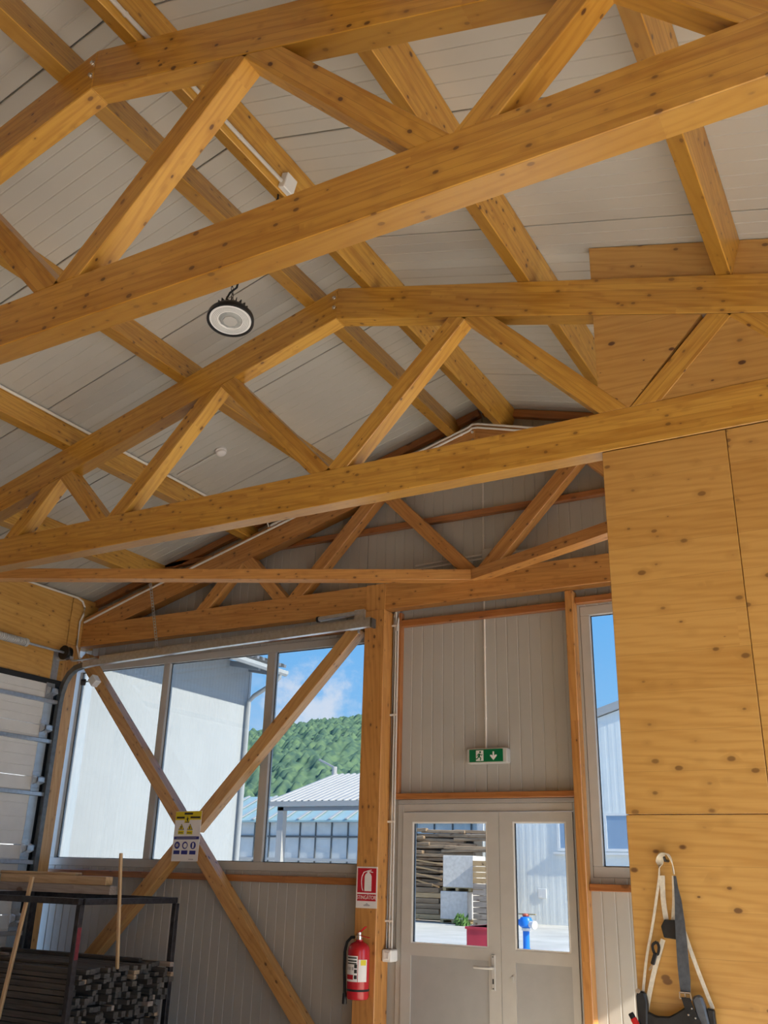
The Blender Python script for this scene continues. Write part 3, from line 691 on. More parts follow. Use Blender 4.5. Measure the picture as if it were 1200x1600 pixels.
conduit([(-7.765, 5.2, 2.722), (-7.765, 6.86, 2.722), (-7.762, 6.93, 2.70), (-7.752, 6.965, 2.64), (-7.75, 6.96, 2.55), (-7.752, 6.93, 2.47), (-7.755, 6.935, 2.2), (-7.72, 6.96, 2.08), (-7.62, 6.965, 1.98)], .011, 'conduit_white', 'conduit', 'pale conduit bending down the corner of the garage door wall')
# purlin conduits
def purl(u): 
    sgn = 1 if u > 0 else -1; x = RX+u; nrm = Vector((sgn*math.sin(TH), 0, math.cos(TH))); tan = Vector((math.cos(TH), 0, -sgn*math.sin(TH)))
    return Vector((x, 0, ctop(x))), nrm, tan
c, nr, ta_ = purl(-2.55); q = c+nr*.216+ta_*(.0425+.0165)
conduit([(q.x, YE0+.1, q.z), (q.x, 6.98, q.z)], .0125, 'conduit_white', 'conduit', 'conduit lying along the top of a left-slope purlin', clips={(q.x, 3.55, q.z): (0, 1, 0), (q.x, 5.3, q.z): (0, 1, 0), (q.x, 6.1, q.z): (0, 1, 0)})
dpos = Vector((-5.085, 5.868, roofz(-5.085)))
dt = empty('smoke_detector', tuple(dpos), label='white smoke detector on the roof sheets at the end of a thin conduit', cat='smoke detector')
dn = Vector((math.sin(-TH), 0, math.cos(-TH)))*-1
dn = -Vector((-math.sin(TH), 0, math.cos(TH)))
MB().lathe(dpos, [(.052, 0), (.052, .018), (.045, .022)], 24, axis=dn).build('base', 'sign_white', dt, smooth=True)
MB().lathe(dpos+dn*.02, [(.045, 0), (.045, .02), (.034, .032), (.012, .036)], 24, axis=dn).build('sensing_head', 'sign_white', dt, smooth=True)
conduit([tuple(dpos+dn*.01+Vector((-.05, 0, -.05*SL))), (-5.58, 5.875, roofz(-5.58)-.011)], .008, 'conduit_grey', 'conduit', 'thin conduit running from the purlin to the smoke detector', clips={(-5.33, 5.871, roofz(-5.33)-.011): (1, 0, SL)})
c, nr, ta_ = purl(.232); q = c+nr*.05+ta_*(.0425+.0165)
conduit([(q.x, YE0+.1, q.z), (q.x, 3.50, q.z)], .0125, 'conduit_grey', 'conduit', 'grey conduit fixed to the purlin right of the ridge, ending at a box', clips={(q.x, 2.2, q.z): (0, 1, 0), (q.x, 3.1, q.z): (0, 1, 0)})
q2 = c+nr*.06+ta_*(.0425+.026)
jb2 = MB().bar((q2.x, 3.50, q2.z), (q2.x, 3.60, q2.z), .05, .10, up=nr).build('junction_box', 'box_white', bevel=.005, label='pale junction box on the ridge purlin feeding the round lamp', cat='junction box')

# ------------------------------------------------------------------ high-bay lamp
LC = Vector((-3.175, 3.635, 3.06)); LA = Vector((.10, -.16, -1)).normalized()
lm = empty('high_bay_lamp', tuple(LC), label='round black high-bay lamp hanging below the nearest truss', cat='lamp')
MB().lathe(LC, [(0.08120, -0.05800), (0.11600, -0.04060), (0.13688, -0.01392), (0.14036, 0), (0.14036, 0.01856), (0.12992, 0.02088), (0.12528, 0.00464), (0.02320, 0.00464)], 48, axis=LA).build('housing', 'black_plastic', lm, smooth=True)
fins = MB()
for k_ in range(20):
    an = 2*math.pi*k_/20; e1 = LA.cross(Vector((0, 1, 0))).normalized(); e2 = LA.cross(e1); rr = e1*math.cos(an)+e2*math.sin(an)
    fins.bar(LC-LA*0.06032+rr*0.02320, LC-LA*0.06032+rr*0.09860, 0.00464, 0.05220, up=-LA)
fins.lathe(LC-LA*0.05800, [(0.06380, 0), (0.06380, -0.03480), (0.05220, -0.04640)], 24, axis=LA)
fins.build('heat_sink', 'black_plastic', lm)
MB().lathe(LC+LA*0.00580, [(0.12412, 0), (0.12412, 0.00696), (0.07192, 0.00928), (0.06960, 0.00464), (0.06728, 0)], 48, axis=LA).build('lens_ring', 'lens_white', lm, smooth=True)
rg = MB()
for r in (.081, .090, .099, .108): rg.lathe(LC+LA*0.01450, [(r-0.00139, 0), (r-0.00139, 0.00116), (r+0.00139, 0.00116), (r+0.00139, 0)], 40, axis=LA, cap=False)
rg.build('lens_rings', 'lens_grey', lm)
MB().lathe(LC+LA*0.00580, [(0.06960, 0), (0.06960, 0.00464), (0.05336, 0.01160), (0.05104, 0.01160)], 10, axis=LA).build('driver_cover', 'lens_grey', lm)
MB().lathe(LC+LA*0.01798, [(0.04292, 0), (0.04292, 0.00464)], 8, axis=LA).build('cover_disc', 'box_grey', lm)
top = LC-LA*.098
hk = MB(); hk.tube([top+Vector((.022*math.sin(a_), 0, .022+.022*-math.cos(a_))) for a_ in [i*.35 for i in range(19)]], .0035, 6, up=(0, 1, 0))
zc = top.z+.05
tx, ty = top.x, top.y
ch_top = Vector((RX-.232+.02, 3.66, ctop(RX-.232)-.004))
p0 = Vector((tx, ty, zc-.012)); L_ = (ch_top-p0).length; dch = (ch_top-p0).normalized(); n = int(L_/.028)
for i in range(n):
    c = p0+dch*(L_*(i+.5)/n); ax = Vector((1, 0, 0)) if i % 2 else Vector((0, 1, 0))
    hk.tube([c+dch*(.018*math.sin(a_))+ax*(.007*math.cos(a_)) for a_ in [j*math.pi/4 for j in range(9)]], .0022, 4, up=ax.cross(dch))
hk.build('suspension_chain', 'black_plastic', lm)
cb_ = [tuple(top+Vector((.02, -.01, .0))), tuple(top+Vector((-.035, -.02, .055))), tuple(top+Vector((-.02, -.01, .10))), tuple(top+Vector((.02, 0, .13))), (-3.12, 3.63, 3.42), (-3.0, 3.60, 3.62), (-2.885, 3.575, 3.70), (-2.835, 3.56, 3.76), (-2.83, 3.555, 3.82), tuple(Vector((q2.x-.03, 3.55, q2.z-.03)))]
MB().tube(cb_, .0065, 8, up=(0, 1, 0)).build('power_cable', 'black_rubber', lm, smooth=True)

# ------------------------------------------------------------------ signs
def text(s_, size, x, z, y, m, parent, name, squeeze=1.):
    cu = bpy.data.curves.new('t', 'FONT'); cu.body = s_; cu.size = size; cu.align_x = 'CENTER'; cu.align_y = 'CENTER'; cu.extrude = .0004
    o = bpy.data.objects.new('t', cu); COL.objects.link(o); dg = bpy.context.evaluated_depsgraph_get(); dg.update()
    me = bpy.data.meshes.new_from_object(o.evaluated_get(dg)); COL.objects.unlink(o); bpy.data.objects.remove(o)
    me.name = name; me.materials.clear(); me.materials.append(MATS[m])
    t = bpy.data.objects.new(name, me)
    place(t, Matrix.Translation((x, y, z+H)) @ Matrix.Rotation(math.pi/2, 4, 'X') @ Matrix.Diagonal((squeeze, 1, 1, 1)), parent); return t
# warning board on the brace crossing
ws = empty('warning_sign', (-6.005, 6.99, .05), label='white yellow and blue safety notice where the window braces cross', cat='sign')
ys = 6.985
bd = MB().prism([(-6.157, .487), (-5.847, .491), (-5.851, .054), (-6.160, .05)], ys, ys+.004).build('board', 'sign_white', ws)
yy = ys-.0002
flat([(-6.155, .410), (-5.848, .414), (-5.847, .488), (-6.1555, .484)], yy, 'sign_yellow', bd, 'yellow_header')
flat([(-6.045, .385), (-5.99, .385), (-5.972, .45), (-6.035, .45)], yy-.0005, 'sign_yellow', bd, 'yellow_header')
yk = yy-.002
for (a, b, z0, z1) in ((-6.05, -5.95, .458, .476), (-6.14, -6.045, .424, .440), (-5.975, -5.86, .426, .442), (-6.03, -5.985, .388, .395)):
    flat([(a, z0), (b, z0), (b, z1), (a, z1)], yk, 'sign_black', bd, 'print_line')
flat([(-6.012, .402), (-6.0, .40), (-6.004, .42), (-5.995, .42), (-6.016, .445), (-6.01, .424), (-6.02, .424)], yk, 'sign_black', bd, 'lightning_mark')
for cx in (-6.075, -5.972):
    flat([(cx-.034, .325), (cx+.034, .325), (cx, .378)], yy, 'sign_black', bd, 'warning_triangle')
    flat([(cx-.026, .330), (cx+.026, .330), (cx, .371)], yk, 'sign_yellow', bd, 'triangle_face')
    flat([(cx-.005, .333), (cx+.005, .333), (cx+.006, .357), (cx-.006, .357)], yk-.0016, 'sign_black', bd, 'triangle_mark')
    flat([(cx-.034, .285), (cx+.034, .285), (cx+.034, .320), (cx-.034, .320)], yy, 'sign_yellow', bd, 'caption_plate')
    flat([(cx-.026, .296), (cx+.026, .296), (cx+.026, .302), (cx-.026, .302)], yk, 'sign_black', bd, 'print_line')
flat([(-6.150, .240), (-5.855, .243), (-5.855, .268), (-6.150, .265)], yy, 'sign_blue', bd, 'blue_band')
flat([(-6.12, .250), (-5.885, .253), (-5.885, .257), (-6.12, .254)], yk, 'sign_grey', bd, 'print_line')
for i, cx in enumerate((-6.105, -6.012, -5.916)):
    flat(disc(cx, .19, .032), yy, 'sign_blue', bd, 'blue_disc')
    fig = [[(cx-.018, .185), (cx-.01, .205), (cx+.01, .205), (cx+.018, .185), (cx+.008, .175), (cx-.008, .175)], disc(cx+.004, .188, .021), [(cx-.008, .168), (cx+.008, .168), (cx+.012, .198), (cx+.004, .214), (cx-.008, .21)]][i]
    flat(fig, yk, 'sign_grey' if i == 0 else 'sign_white', bd, 'pictogram')
    flat([(cx-.036, .112), (cx+.036, .112), (cx+.036, .145), (cx-.036, .145)], yy, 'sign_blue', bd, 'caption_plate')
flat([(-5.955, .066), (-5.90, .066), (-5.90, .074), (-5.955, .074)], yy, 'sign_grey', bd, 'maker_mark')
# extinguisher sign
rs = empty('extinguisher_sign', (-4.058, 6.985, -.266), label='red and white fire extinguisher sign on the timber post', cat='sign')
yr = 6.979
rb = MB().box((-4.158, yr-.003, -.267), (-3.962, yr, .044)).build('board', 'sign_white', rs)
yq = yr-.003
flat([(-4.147, -.152), (-3.973, -.152), (-3.973, .033), (-4.147, .033)], yq, 'sign_red', rb, 'red_field')
flat([(-4.147, -.214), (-3.973, -.214), (-3.973, -.163), (-4.147, -.163)], yq, 'sign_red', rb, 'red_band')
text('STINGĂTOR', .040, -4.06, -.1885, yq-.002, 'sign_white', rb, 'lettering', .80)
pic = MB(); yp = yq-.0015
bx_ = -4.048
pic.prism([(bx_-.032, -.140), (bx_+.032, -.140), (bx_+.032, -.028), (bx_+.024, -.012), (bx_+.010, -.002), (bx_+.010, .010), (bx_-.010, .010), (bx_-.010, -.002), (bx_-.024, -.012), (bx_-.032, -.028)], yp-.0015, yp)
pic.bar((bx_-.012, yp-.001, .012), (bx_+.045, yp-.001, .002), .007, .0015, up=(0, 1, 0))
pic.bar((bx_-.01, yp-.001, .012), (bx_+.03, yp-.001, .020), .006, .0015, up=(0, 1, 0))
pts = [(bx_-.012, .010), (bx_-.04, .002), (bx_-.058, -.03), (bx_-.062, -.07), (bx_-.055, -.12), (bx_-.045, -.138)]
for a, b in zip(pts, pts[1:]): pic.bar((a[0], yp-.001, a[1]), (b[0], yp-.001, b[1]), .006, .0015, up=(0, 1, 0))
pic.build('extinguisher_pictogram', 'sign_white', rb)
flat([(-4.082, -.252), (-4.03, -.252), (-4.025, -.244), (-4.045, -.236), (-4.055, -.228), (-4.065, -.236), (-4.087, -.244)], yq, 'sign_grey', rb, 'maker_mark')

# ------------------------------------------------------------------ fire extinguisher
fe = empty('fire_extinguisher', (-4.06, 6.9, -.915), label='red fire extinguisher with black hose on the timber post', cat='fire extinguisher')
FC = Vector((-4.064, 6.893, -.915))
MB().lathe(FC, [(.055, 0), (.078, .006), (.086, .022), (.086, .345), (.082, .368), (.066, .392), (.04, .405), (.028, .412), (.028, .422)], 36).build('cylinder', 'ext_red', fe, smooth=True)
MB().lathe(FC+Vector((0, 0, .062)), [(.0862, 0), (.088, .002), (.088, .014), (.0862, .016)], 36, cap=False).build('retaining_band', 'black_rubber', fe)
def curved(a0, a1, z0, z1, r, m, name, par):
    b_ = MB(); n_ = 12; vs = []
    for i in range(n_+1):
        a_ = a0+(a1-a0)*i/n_
        for rr in (r, r+.0006):
            for z in (z0, z1): vs.append(FC+Vector((rr*math.sin(a_), -rr*math.cos(a_), z)))
    fs = []
    for i in range(n_):
        o_ = 4*i; fs += [(o_+2, o_+3, o_+7, o_+6), (o_, o_+4, o_+5, o_+1), (o_+1, o_+5, o_+7, o_+3), (o_, o_+2, o_+6, o_+4)]
    b_.add(vs, fs); return b_.build(name, m, par, smooth=True)
cy_ = [o for o in fe.children if o.name.startswith('cylinder')][0]
curved(-1.0, .45, .13, .31, .0862, 'sign_white', 'label', cy_)
curved(.50, 1.35, .13, .285, .0862, 'sign_white', 'label', cy_)
curved(.72, 1.25, .245, .283, .0870, 'sign_yellow', 'hazard_mark', cy_)
curved(-.8, .05, .145, .178, .0870, 'ext_red', 'label_field', cy_)
for z in (.292, .270, .252): curved(-.75, .35, z, z+.009, .0870, 'sign_black', 'print_line', cy_)
for a_ in (-.72, -.42, -.12): curved(a_, a_+.2, .210, .232, .0870, 'sign_grey', 'pictogram', cy_)
for z in (.15, .19, .225): curved(.14, .40, z, z+.026, .0870, 'sign_black', 'print_line', cy_)
vl = MB(); vl.lathe(FC+Vector((0, 0, .420)), [(.022, 0), (.022, .03), (.016, .035), (.016, .055)], 16); vl.bar(FC+Vector((-.035, 0, .438)), FC+Vector((.02, 0, .438)), .02, .02); vl.build('valve', 'bright_steel', fe, smooth=True)
hv = MB(); hv.bar(FC+Vector((-.015, 0, .462)), FC+Vector((.075, -.03, .520)), .022, .006); hv.bar(FC+Vector((-.01, 0, .455)), FC+Vector((.095, -.01, .440)), .022, .006); hv.build('lever', 'ext_red', fe, bevel=.002)
hos = [(-.03, 0, .438), (-.07, -.005, .435), (-.105, -.01, .40), (-.122, -.012, .33), (-.122, -.012, .22), (-.112, -.015, .10), (-.106, -.018, .04)]
MB().tube([FC+Vector(p) for p in hos], .0115, 10, up=(0, 1, 0)).build('hose', 'black_rubber', fe, smooth=True)
MB().lathe(FC+Vector((-.106, -.018, .045)), [(.012, 0), (.016, -.01), (.02, -.075), (.018, -.08)], 14).build('nozzle', 'black_plastic', fe, smooth=True)
MB().box((-4.09, 6.970, -.72), (-4.04, 6.979, -.60)).build('wall_bracket', 'bright_steel', fe)

# ------------------------------------------------------------------ sensor on the brace
sn = empty('door_sensor', (-7.45, 6.95, 1.75), label='grey sensor box with black eye on the upper left window brace', cat='sensor')
fr_ = frame_of((1, 0, -1.06), (0, 1, 0))
MB().bar((-7.47, 6.955, 1.84), (-7.40, 6.955, 1.765), .085, .08, up=(0, 1, 0)).build('housing', 'box_white', sn, bevel=.006)
MB().lathe((-7.53, 6.93, 1.79), [(.02, 0), (.034, .004), (.034, .05), (.02, .055)], 8, axis=(-.7, -.7, 0)).build('eye', 'black_plastic', sn)
MB().bar((-7.54, 6.94, 1.80), (-7.46, 6.96, 1.80), .012, .012).build('bracket', 'bright_steel', sn)

# ------------------------------------------------------------------ steel rack with scrap sticks
rk = empty('steel_rack', (-6.55, 6.04, FL), label='rusty black steel rack frame full of dark offcuts', cat='rack')
RZ = -.24; t_ = .045
rx0, rx1, ry0, ry1 = -7.42, -5.70, 5.505, 6.58
for (a, b) in (((rx0, ry0), (rx1, ry0)), ((rx0, ry1), (rx1, ry1)), ((rx1, ry0+t_/2), (rx1, ry1-t_/2)), ((rx0, ry0+t_/2), (rx0, ry1-t_/2))):
    MB().bar((a[0], a[1], RZ-t_/2), (b[0], b[1], RZ-t_/2), t_, t_).build('top_rail', 'rack_steel', rk, bevel=.003)
for x, y in ((rx0, ry0), (rx1, ry0), (rx0, ry1), (rx1, ry1)):
    lg = MB().bar((x, y, FL), (x, y, RZ-t_), t_, t_, up=(0, 1, 0)).build('leg', 'rack_steel', rk, bevel=.003)
    if (x, y) == (rx1, ry0): MB().box((x+t_/2, y-t_/2+.004, -.66), (x+t_/2+.002, y+t_/2-.004, -.44)).build('red_paint_patch', 'rack_red_paint', lg)
SZ = -1.17
for x in (rx0+.2, (rx0+rx1)/2, rx1-.15):
    MB().bar((x, ry0-.02, SZ-.03), (x, ry1+.02, SZ-.03), .05, .06).build('shelf_bar', 'rack_steel', rk)
for y in (ry0-.001, ry1+.001): MB().bar((rx0, y, SZ-.085), (rx1, y, SZ-.085), .04, .05).build('shelf_rail', 'rack_steel', rk)
# sticks: rows of different heights, each stick its own object
random.seed(12)
meshes = {}
z = SZ; row = 0
sticks = []
while z < -.76:
    row += 1
    hrow = random.choice((.034, .038, .042, .05))
    y = ry0+.035
    while y < ry1-.07:
        wd = random.choice((.03, .036, .042, .05, .06)); gap = random.uniform(.001, .008)
        if y+wd > ry1-.03: break
        hh = hrow-random.uniform(.0005, .007)
        x1 = -5.70+random.uniform(-.13, .10); x0 = -7.62+random.uniform(-.1, .1)
        sticks.append((x0, x1, y+wd/2, z+hh/2, wd, hh, row)); y += wd+gap
    z += hrow
tops = z
ORD = ['topmost', 'second', 'third', 'fourth', 'fifth', 'sixth', 'seventh', 'eighth', 'ninth', 'tenth', 'eleventh', 'twelfth', 'thirteenth', 'fourteenth']
for i, (x0, x1, y, zc_, wd, hh, rw) in enumerate(sticks):
    mt = 'stained_wood' if random.random() < .93 else random.choice(('brown_lumber', 'grey_timber'))
    o = MB().box((x0, y-wd/2, zc_-hh/2), (x1, y+wd/2, zc_+hh/2)).build('scrap_stick', mt, frame=fx, bevel=.002,
        label=({'stained_wood': 'dark weathered', 'brown_lumber': 'brown', 'grey_timber': 'grey'}[mt])+' stick in the '+ORD[row-rw]+(' layer of the rack pile' if rw == row else ' layer from the top of the rack pile'), cat='stick', group='sticks piled in the rack')
# loose sticks on top of the pile
for (x0, y0_, x1, y1_, hh, m_, lb) in ((-7.5, 5.60, -5.92, 5.70, .022, 'stained_wood', 'long dark lath lying askew on top of the stick pile, front'), (-7.3, 6.20, -5.75, 6.28, .03, 'stained_wood', 'dark stick lying on the stick pile near the wall'),
                              (-7.5, 5.88, -6.9, 5.92, .02, 'grey_timber', 'short grey stick lying on top of the pile at left')):
    beam('loose_stick', (x0, y0_, tops+hh/2+.001), (x1, y1_, tops+hh/2+.001), .045, hh, m_, label=lb, cat='stick')
beam('end_block', (-5.83, 5.615, tops-.001-.075), (-5.585, 5.615, tops-.001-.075), .001, .001, 'pale_lath') if False else None
# timbers lying on the top rails
beam('squared_timber', (-7.72, 6.42, RZ+.037), (-6.30, 6.44, RZ+.037), .085, .072, 'grey_timber', label='grey squared timber lying directly on the rack top', cat='timber')
beam('squared_timber', (-7.70, 6.43, RZ+.111), (-6.36, 6.44, RZ+.111), .085, .072, 'pale_lath', label='pinkish squared timber stacked on the grey one above the rack', cat='timber')
beam('thin_board', (-7.72, 6.43, RZ+.160), (-6.74, 6.44, RZ+.160), .08, .024, 'pale_lath', label='thin pale board on top of the timbers on the rack', cat='board')
beam('upright_lath', (-5.655, 5.925, tops-.02), (-5.655, 5.815, .093), .026, .022, 'pale_lath', up=(0, 1, 0), label='slim pale lath standing upright against the rack rail', cat='lath')
beam('leaning_lath', (-6.33, 5.44, -1.1), (-6.33, 5.56, -.10), .036, .022, 'pale_lath', up=(0, 1, 0), label='pale lath leaning inside the front left of the rack', cat='lath')

# ------------------------------------------------------------------ tool belt on the board wall
tb = empty('tool_belt', (-1.09, 4.60, -.6), label='grey leather tool belt with cream suspenders hanging on the board wall', cat='tool belt')
def strap(pts, ys_, wd, m, name, th=.004, parent=None, n=6, face=(0, -1, 0)):
    P = [Vector((p[0], y_, p[1])) for p, y_ in zip(pts, ys_ if isinstance(ys_, (list, tuple)) else [ys_]*len(pts))]
    Q = []
    for i in range(len(P)-1):                      # Catmull-Rom smoothing
        a, b, c_, d_ = P[max(i-1, 0)], P[i], P[i+1], P[min(i+2, len(P)-1)]
        for k_ in range(n):
            u = k_/n; Q.append(.5*((2*b)+(c_-a)*u+(2*a-5*b+4*c_-d_)*u*u+(3*b-a-3*c_+d_)*u**3))
    Q.append(P[-1])
    return MB().sweep(Q, [(-wd/2, -th/2), (wd/2, -th/2), (wd/2, th/2), (-wd/2, th/2)], up=face).build(name, m, parent or tb, smooth=True)
MB().tube([(-1.083, 4.62, .085), (-1.083, 4.56, .085), (-1.083, 4.548, .10)], .006, 8).build('wall_hook', 'black_plastic', label='black hook on the board wall holding the tool belt', cat='hook')
strap([(-1.122, .022), (-1.117, .071), (-1.106, .104), (-1.088, .117), (-1.068, .110), (-1.054, .079), (-1.051, .029)], [4.59, 4.588, 4.58, 4.57, 4.565, 4.565, 4.57], .034, 'webbing_cream', 'shoulder_loop', face=(.25, 0, 1))
strap([(-1.119, .022), (-1.164, -.173), (-1.204, -.32), (-1.231, -.46)], 4.585, .011, 'webbing_cream', 'suspender')
strap([(-1.108, .022), (-1.112, -.08), (-1.105, -.175)], 4.59, .022, 'webbing_cream', 'suspender')
strap([(-1.057, .022), (-1.063, -.076), (-1.077, -.170)], 4.59, .016, 'webbing_cream', 'suspender')
MB().prism([(-1.128, -.19), (-1.110, -.163), (-1.055, -.163), (-1.048, -.20), (-1.060, -.242), (-1.118, -.237)], 4.572, 4.584).build('back_pad', 'leather_black', tb, bevel=.003)
def wstrap(pts, wds, y, m, name, th=.006):
    b_ = MB(); n_ = len(pts); vs = []
    for (x, z_), w_ in zip(pts, wds): vs += [(x-w_/2, y, z_), (x+w_/2, y-.004, z_), (x+w_/2, y-.004+th, z_), (x-w_/2, y+th, z_)]
    fs = [(0, 1, 2, 3), (4*n_-1, 4*n_-2, 4*n_-3, 4*n_-4)]
    for i in range(n_-1):
        for j in range(4): fs.append((4*i+j, 4*i+4+j, 4*i+4+(j+1) % 4, 4*i+(j+1) % 4))
    b_.add(vs, fs); return b_.build(name, m, tb, smooth=True)
wstrap([(-1.042, .022), (-1.040, -.03), (-1.036, -.08), (-1.036, -.16), (-1.036, -.25), (-1.037, -.34), (-1.036, -.40), (-1.037, -.452)], [.012, .018, .030, .042, .048, .050, .049, .042], 4.545, 'leather_grey', 'leather_strap')
strap([(-1.029, -.206), (-1.004, -.294), (-.973, -.393), (-.935, -.505)], 4.58, .016, 'webbing_cream', 'suspender')
strap([(-1.125, -.245), (-1.172, -.368), (-1.201, -.459), (-1.222, -.535)], 4.585, .02, 'webbing_cream', 'suspender')
strap([(-1.150, -.255), (-1.170, -.270), (-1.165, -.300), (-1.150, -.305), (-1.142, -.275), (-1.150, -.255)], 4.568, .012, 'leather_black', 'clip_loop')
MB().bar((-1.158, 4.566, -.302), (-1.176, 4.566, -.348), .018, .012, up=(0, 1, 0)).build('clip', 'black_plastic', tb, bevel=.003)
MB().bar((-1.176, 4.566, -.348), (-1.192, 4.566, -.372), .008, .006, up=(0, 1, 0)).build('clip_hook', 'bright_steel', tb)
bt = [(-1.245, -.50), (-1.218, -.531), (-1.173, -.550), (-1.118, -.547), (-1.075, -.524), (-1.035, -.497)]
bp = bt+[(-.99, -.62), (-1.06, -.70), (-1.20, -.70), (-1.26, -.62)]
MB().prism(bp, 4.55, 4.575).build('belt_pad', 'leather_black', tb, bevel=.006)
MB().prism([(-1.253, -.47), (-1.240, -.455), (-1.214, -.46), (-1.205, -.50), (-1.212, -.60), (-1.24, -.62), (-1.252, -.56)], 4.54, 4.575).build('side_pouch', 'leather_black', tb, bevel=.006)
MB().lathe((-1.239, 4.535, -.455), [(.010, -.003), (.010, .003)], 10, axis=(0, -1, 0)).build('rivet', 'bright_steel', tb)
bk = MB()
for a, b in (((-1.062, -.447), (-1.015, -.447)), ((-1.062, -.470), (-1.012, -.474)), ((-1.061, -.447), (-1.061, -.470)), ((-1.015, -.447), (-1.012, -.474)), ((-1.038, -.447), (-1.036, -.472))): bk.bar((a[0], 4.538, a[1]), (b[0], 4.538, b[1]), .005, .005, up=(0, 1, 0))
bk.build('buckle', 'bright_steel', tb)
wstrap([(-1.036, -.465), (-1.022, -.51), (-.998, -.56), (-.972, -.64)], [.036, .040, .040, .036], 4.53, 'leather_black', 'belt_strap')
for p in ((-1.012, -.505), (-1.028, -.53), (-1.0, -.54)): MB().lathe((p[0], 4.527, p[1]), [(.005, 0), (.003, .003)], 8, axis=(0, -1, 0)).build('rivet', 'bright_steel', tb)
MB().prism([(-1.012, -.470), (-.995, -.452), (-.972, -.455), (-.958, -.495), (-.938, -.60), (-.98, -.62)], 4.535, 4.575).build('tool_pouch', 'leather_grey', tb, bevel=.008)
MB().prism([(-.955, -.500), (-.925, -.506), (-.922, -.62), (-.94, -.64), (-.945, -.58)], 4.54, 4.575).build('side_pouch', 'leather_black', tb, bevel=.004)
sd = empty('screwdriver', (-1.25, 4.53, -.6), label='red-handled tool with black cap tucked in the tool belt', cat='tool')
tdir = Vector((.030, -.0, -.055)).normalized()
MB().lathe((-1.276, 4.522, -.543), [(.010, 0), (.012, .003), (.012, .022)], 14, axis=tdir).build('cap', 'black_plastic', sd, smooth=True)
MB().lathe(Vector((-1.276, 4.522, -.543))+tdir*.022, [(.0125, 0), (.014, .006), (.013, .05), (.0145, .09)], 14, axis=tdir).build('handle', 'tool_red', sd, smooth=True)
MB().lathe(Vector((-1.276, 4.522, -.543))+tdir*.112, [(.004, 0), (.004, .05)], 8, axis=tdir).build('shank', 'bright_steel', sd)

# ================================================================== outside
def trapez(width, pitch, depth):
    p = []; n = int(width/pitch)
    for i in range(n): c = i*pitch; p += [(c, 0), (c+pitch*.55, 0), (c+pitch*.62, depth), (c+pitch*.93, depth)]
    p.append((n*pitch, 0)); return p
# large white hall to the left
bw = empty('white_hall', (-16, 12, FL), label='large white clad hall with gutter filling the left window panes', cat='building')
WX = -13.0; CY = 16.8
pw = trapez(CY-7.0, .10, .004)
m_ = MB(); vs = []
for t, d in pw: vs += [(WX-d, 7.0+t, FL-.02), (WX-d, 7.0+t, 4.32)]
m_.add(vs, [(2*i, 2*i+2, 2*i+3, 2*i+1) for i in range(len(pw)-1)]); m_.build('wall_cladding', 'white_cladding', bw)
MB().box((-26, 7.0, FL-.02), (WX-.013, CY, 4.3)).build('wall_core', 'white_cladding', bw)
MB().box((WX-.05, CY-.06, FL-.02), (WX+.015, CY+.015, 4.30)).build('corner_flashing', 'white_cladding', bw)
pr = trapez(CY+.05-6.5, .2, .07); vs = []
for t, d in pr: vs += [(WX+1.04, 6.5+t, 4.26-d), (-24, 6.5+t, 4.26-d+12.04*.2)]
m_ = MB().add(vs, [(2*i, 2*i+2, 2*i+3, 2*i+1) for i in range(len(pr)-1)]); m_.build('roof_sheet', 'white_roofing', bw)
for y in (CY-.06, CY-.75, CY-1.9):
    MB().bar((-24, y, 4.09+11.8*.2), (WX+.8, y, 4.09), .09, .12).build('rafter_tail', 'fascia_grey', bw)
MB().sweep([(WX+.92, 6.5, 4.10), (WX+.92, CY+.07, 4.10)], [(-.07, .05), (-.06, -.02), (-.02, -.06), (.02, -.06), (.06, -.02), (.07, .05)]).build('gutter', 'white_cladding', bw)
MB().tube([(WX+.90, CY-.12, 4.1), (WX+.88, CY-.12, 3.98), (WX+.72, CY-.12, 3.86), (WX+.22, CY-.12, 3.62), (WX+.09, CY-.12, 3.50), (WX+.09, CY-.12, FL)], .05, 10, up=(0, 1, 0)).build('downpipe', 'white_cladding', bw, smooth=True)
# open shed with white roof
KS = 28/30.
sh = empty('open_shed', (-20*KS, 33*KS, FL), label='open shed with a white ribbed roof below the wooded hill', cat='shed')
sx0, sx1, sy0, sy1, sz0, sz1 = -22.1*KS, -17.3*KS, 28.0, 34.7*KS, 2.40*KS, 3.86*KS
pr = trapez(sx1-sx0, .28, .05); m_ = MB(); vs = []
for t, d in pr: vs += [(sx0+t, sy0, sz0+d), (sx0+t, sy1, sz1+d)]
m_.add(vs, [(2*i, 2*i+2, 2*i+3, 2*i+1) for i in range(len(pr)-1)]); m_.build('roof_sheet', 'white_roofing', sh)
m_ = MB(); vs = []
for t, d in pr: vs += [(sx0+t, sy1, sz1+d), (sx0+t, sy1+1.3, sz1-.4+d)]
m_.add(vs, [(2*i, 2*i+2, 2*i+3, 2*i+1) for i in range(len(pr)-1)]); m_.build('roof_sheet', 'white_roofing', sh)
MB().box((sx0, sy0-.05, sz0-.14), (sx1, sy0+.02, sz0+.02)).build('fascia', 'white_roofing', sh)
for x in (-21.4*KS, -17.6*KS):
    MB().box((x-.12, sy0+.1, FL-.02), (x+.12, sy0+.34, sz0-.16)).build('post', 'white_roofing', sh)
MB().box((-21.55*KS, sy0+.1, sz0-.28), (sx1-.1, sy0+.3, sz0-.14)).build('eave_beam', 'fascia_grey', sh)
chx = sx0+.12
MB().tube([(chx, sy1, sz1), (chx, sy1, sz1+.32)], .10, 10).build('chimney', 'white_roofing', sh)
MB().bar((chx, sy1, sz1+.28), (chx-.75, sy1, sz1+.62), .07, .07).build('vent_arm', 'white_roofing', sh)
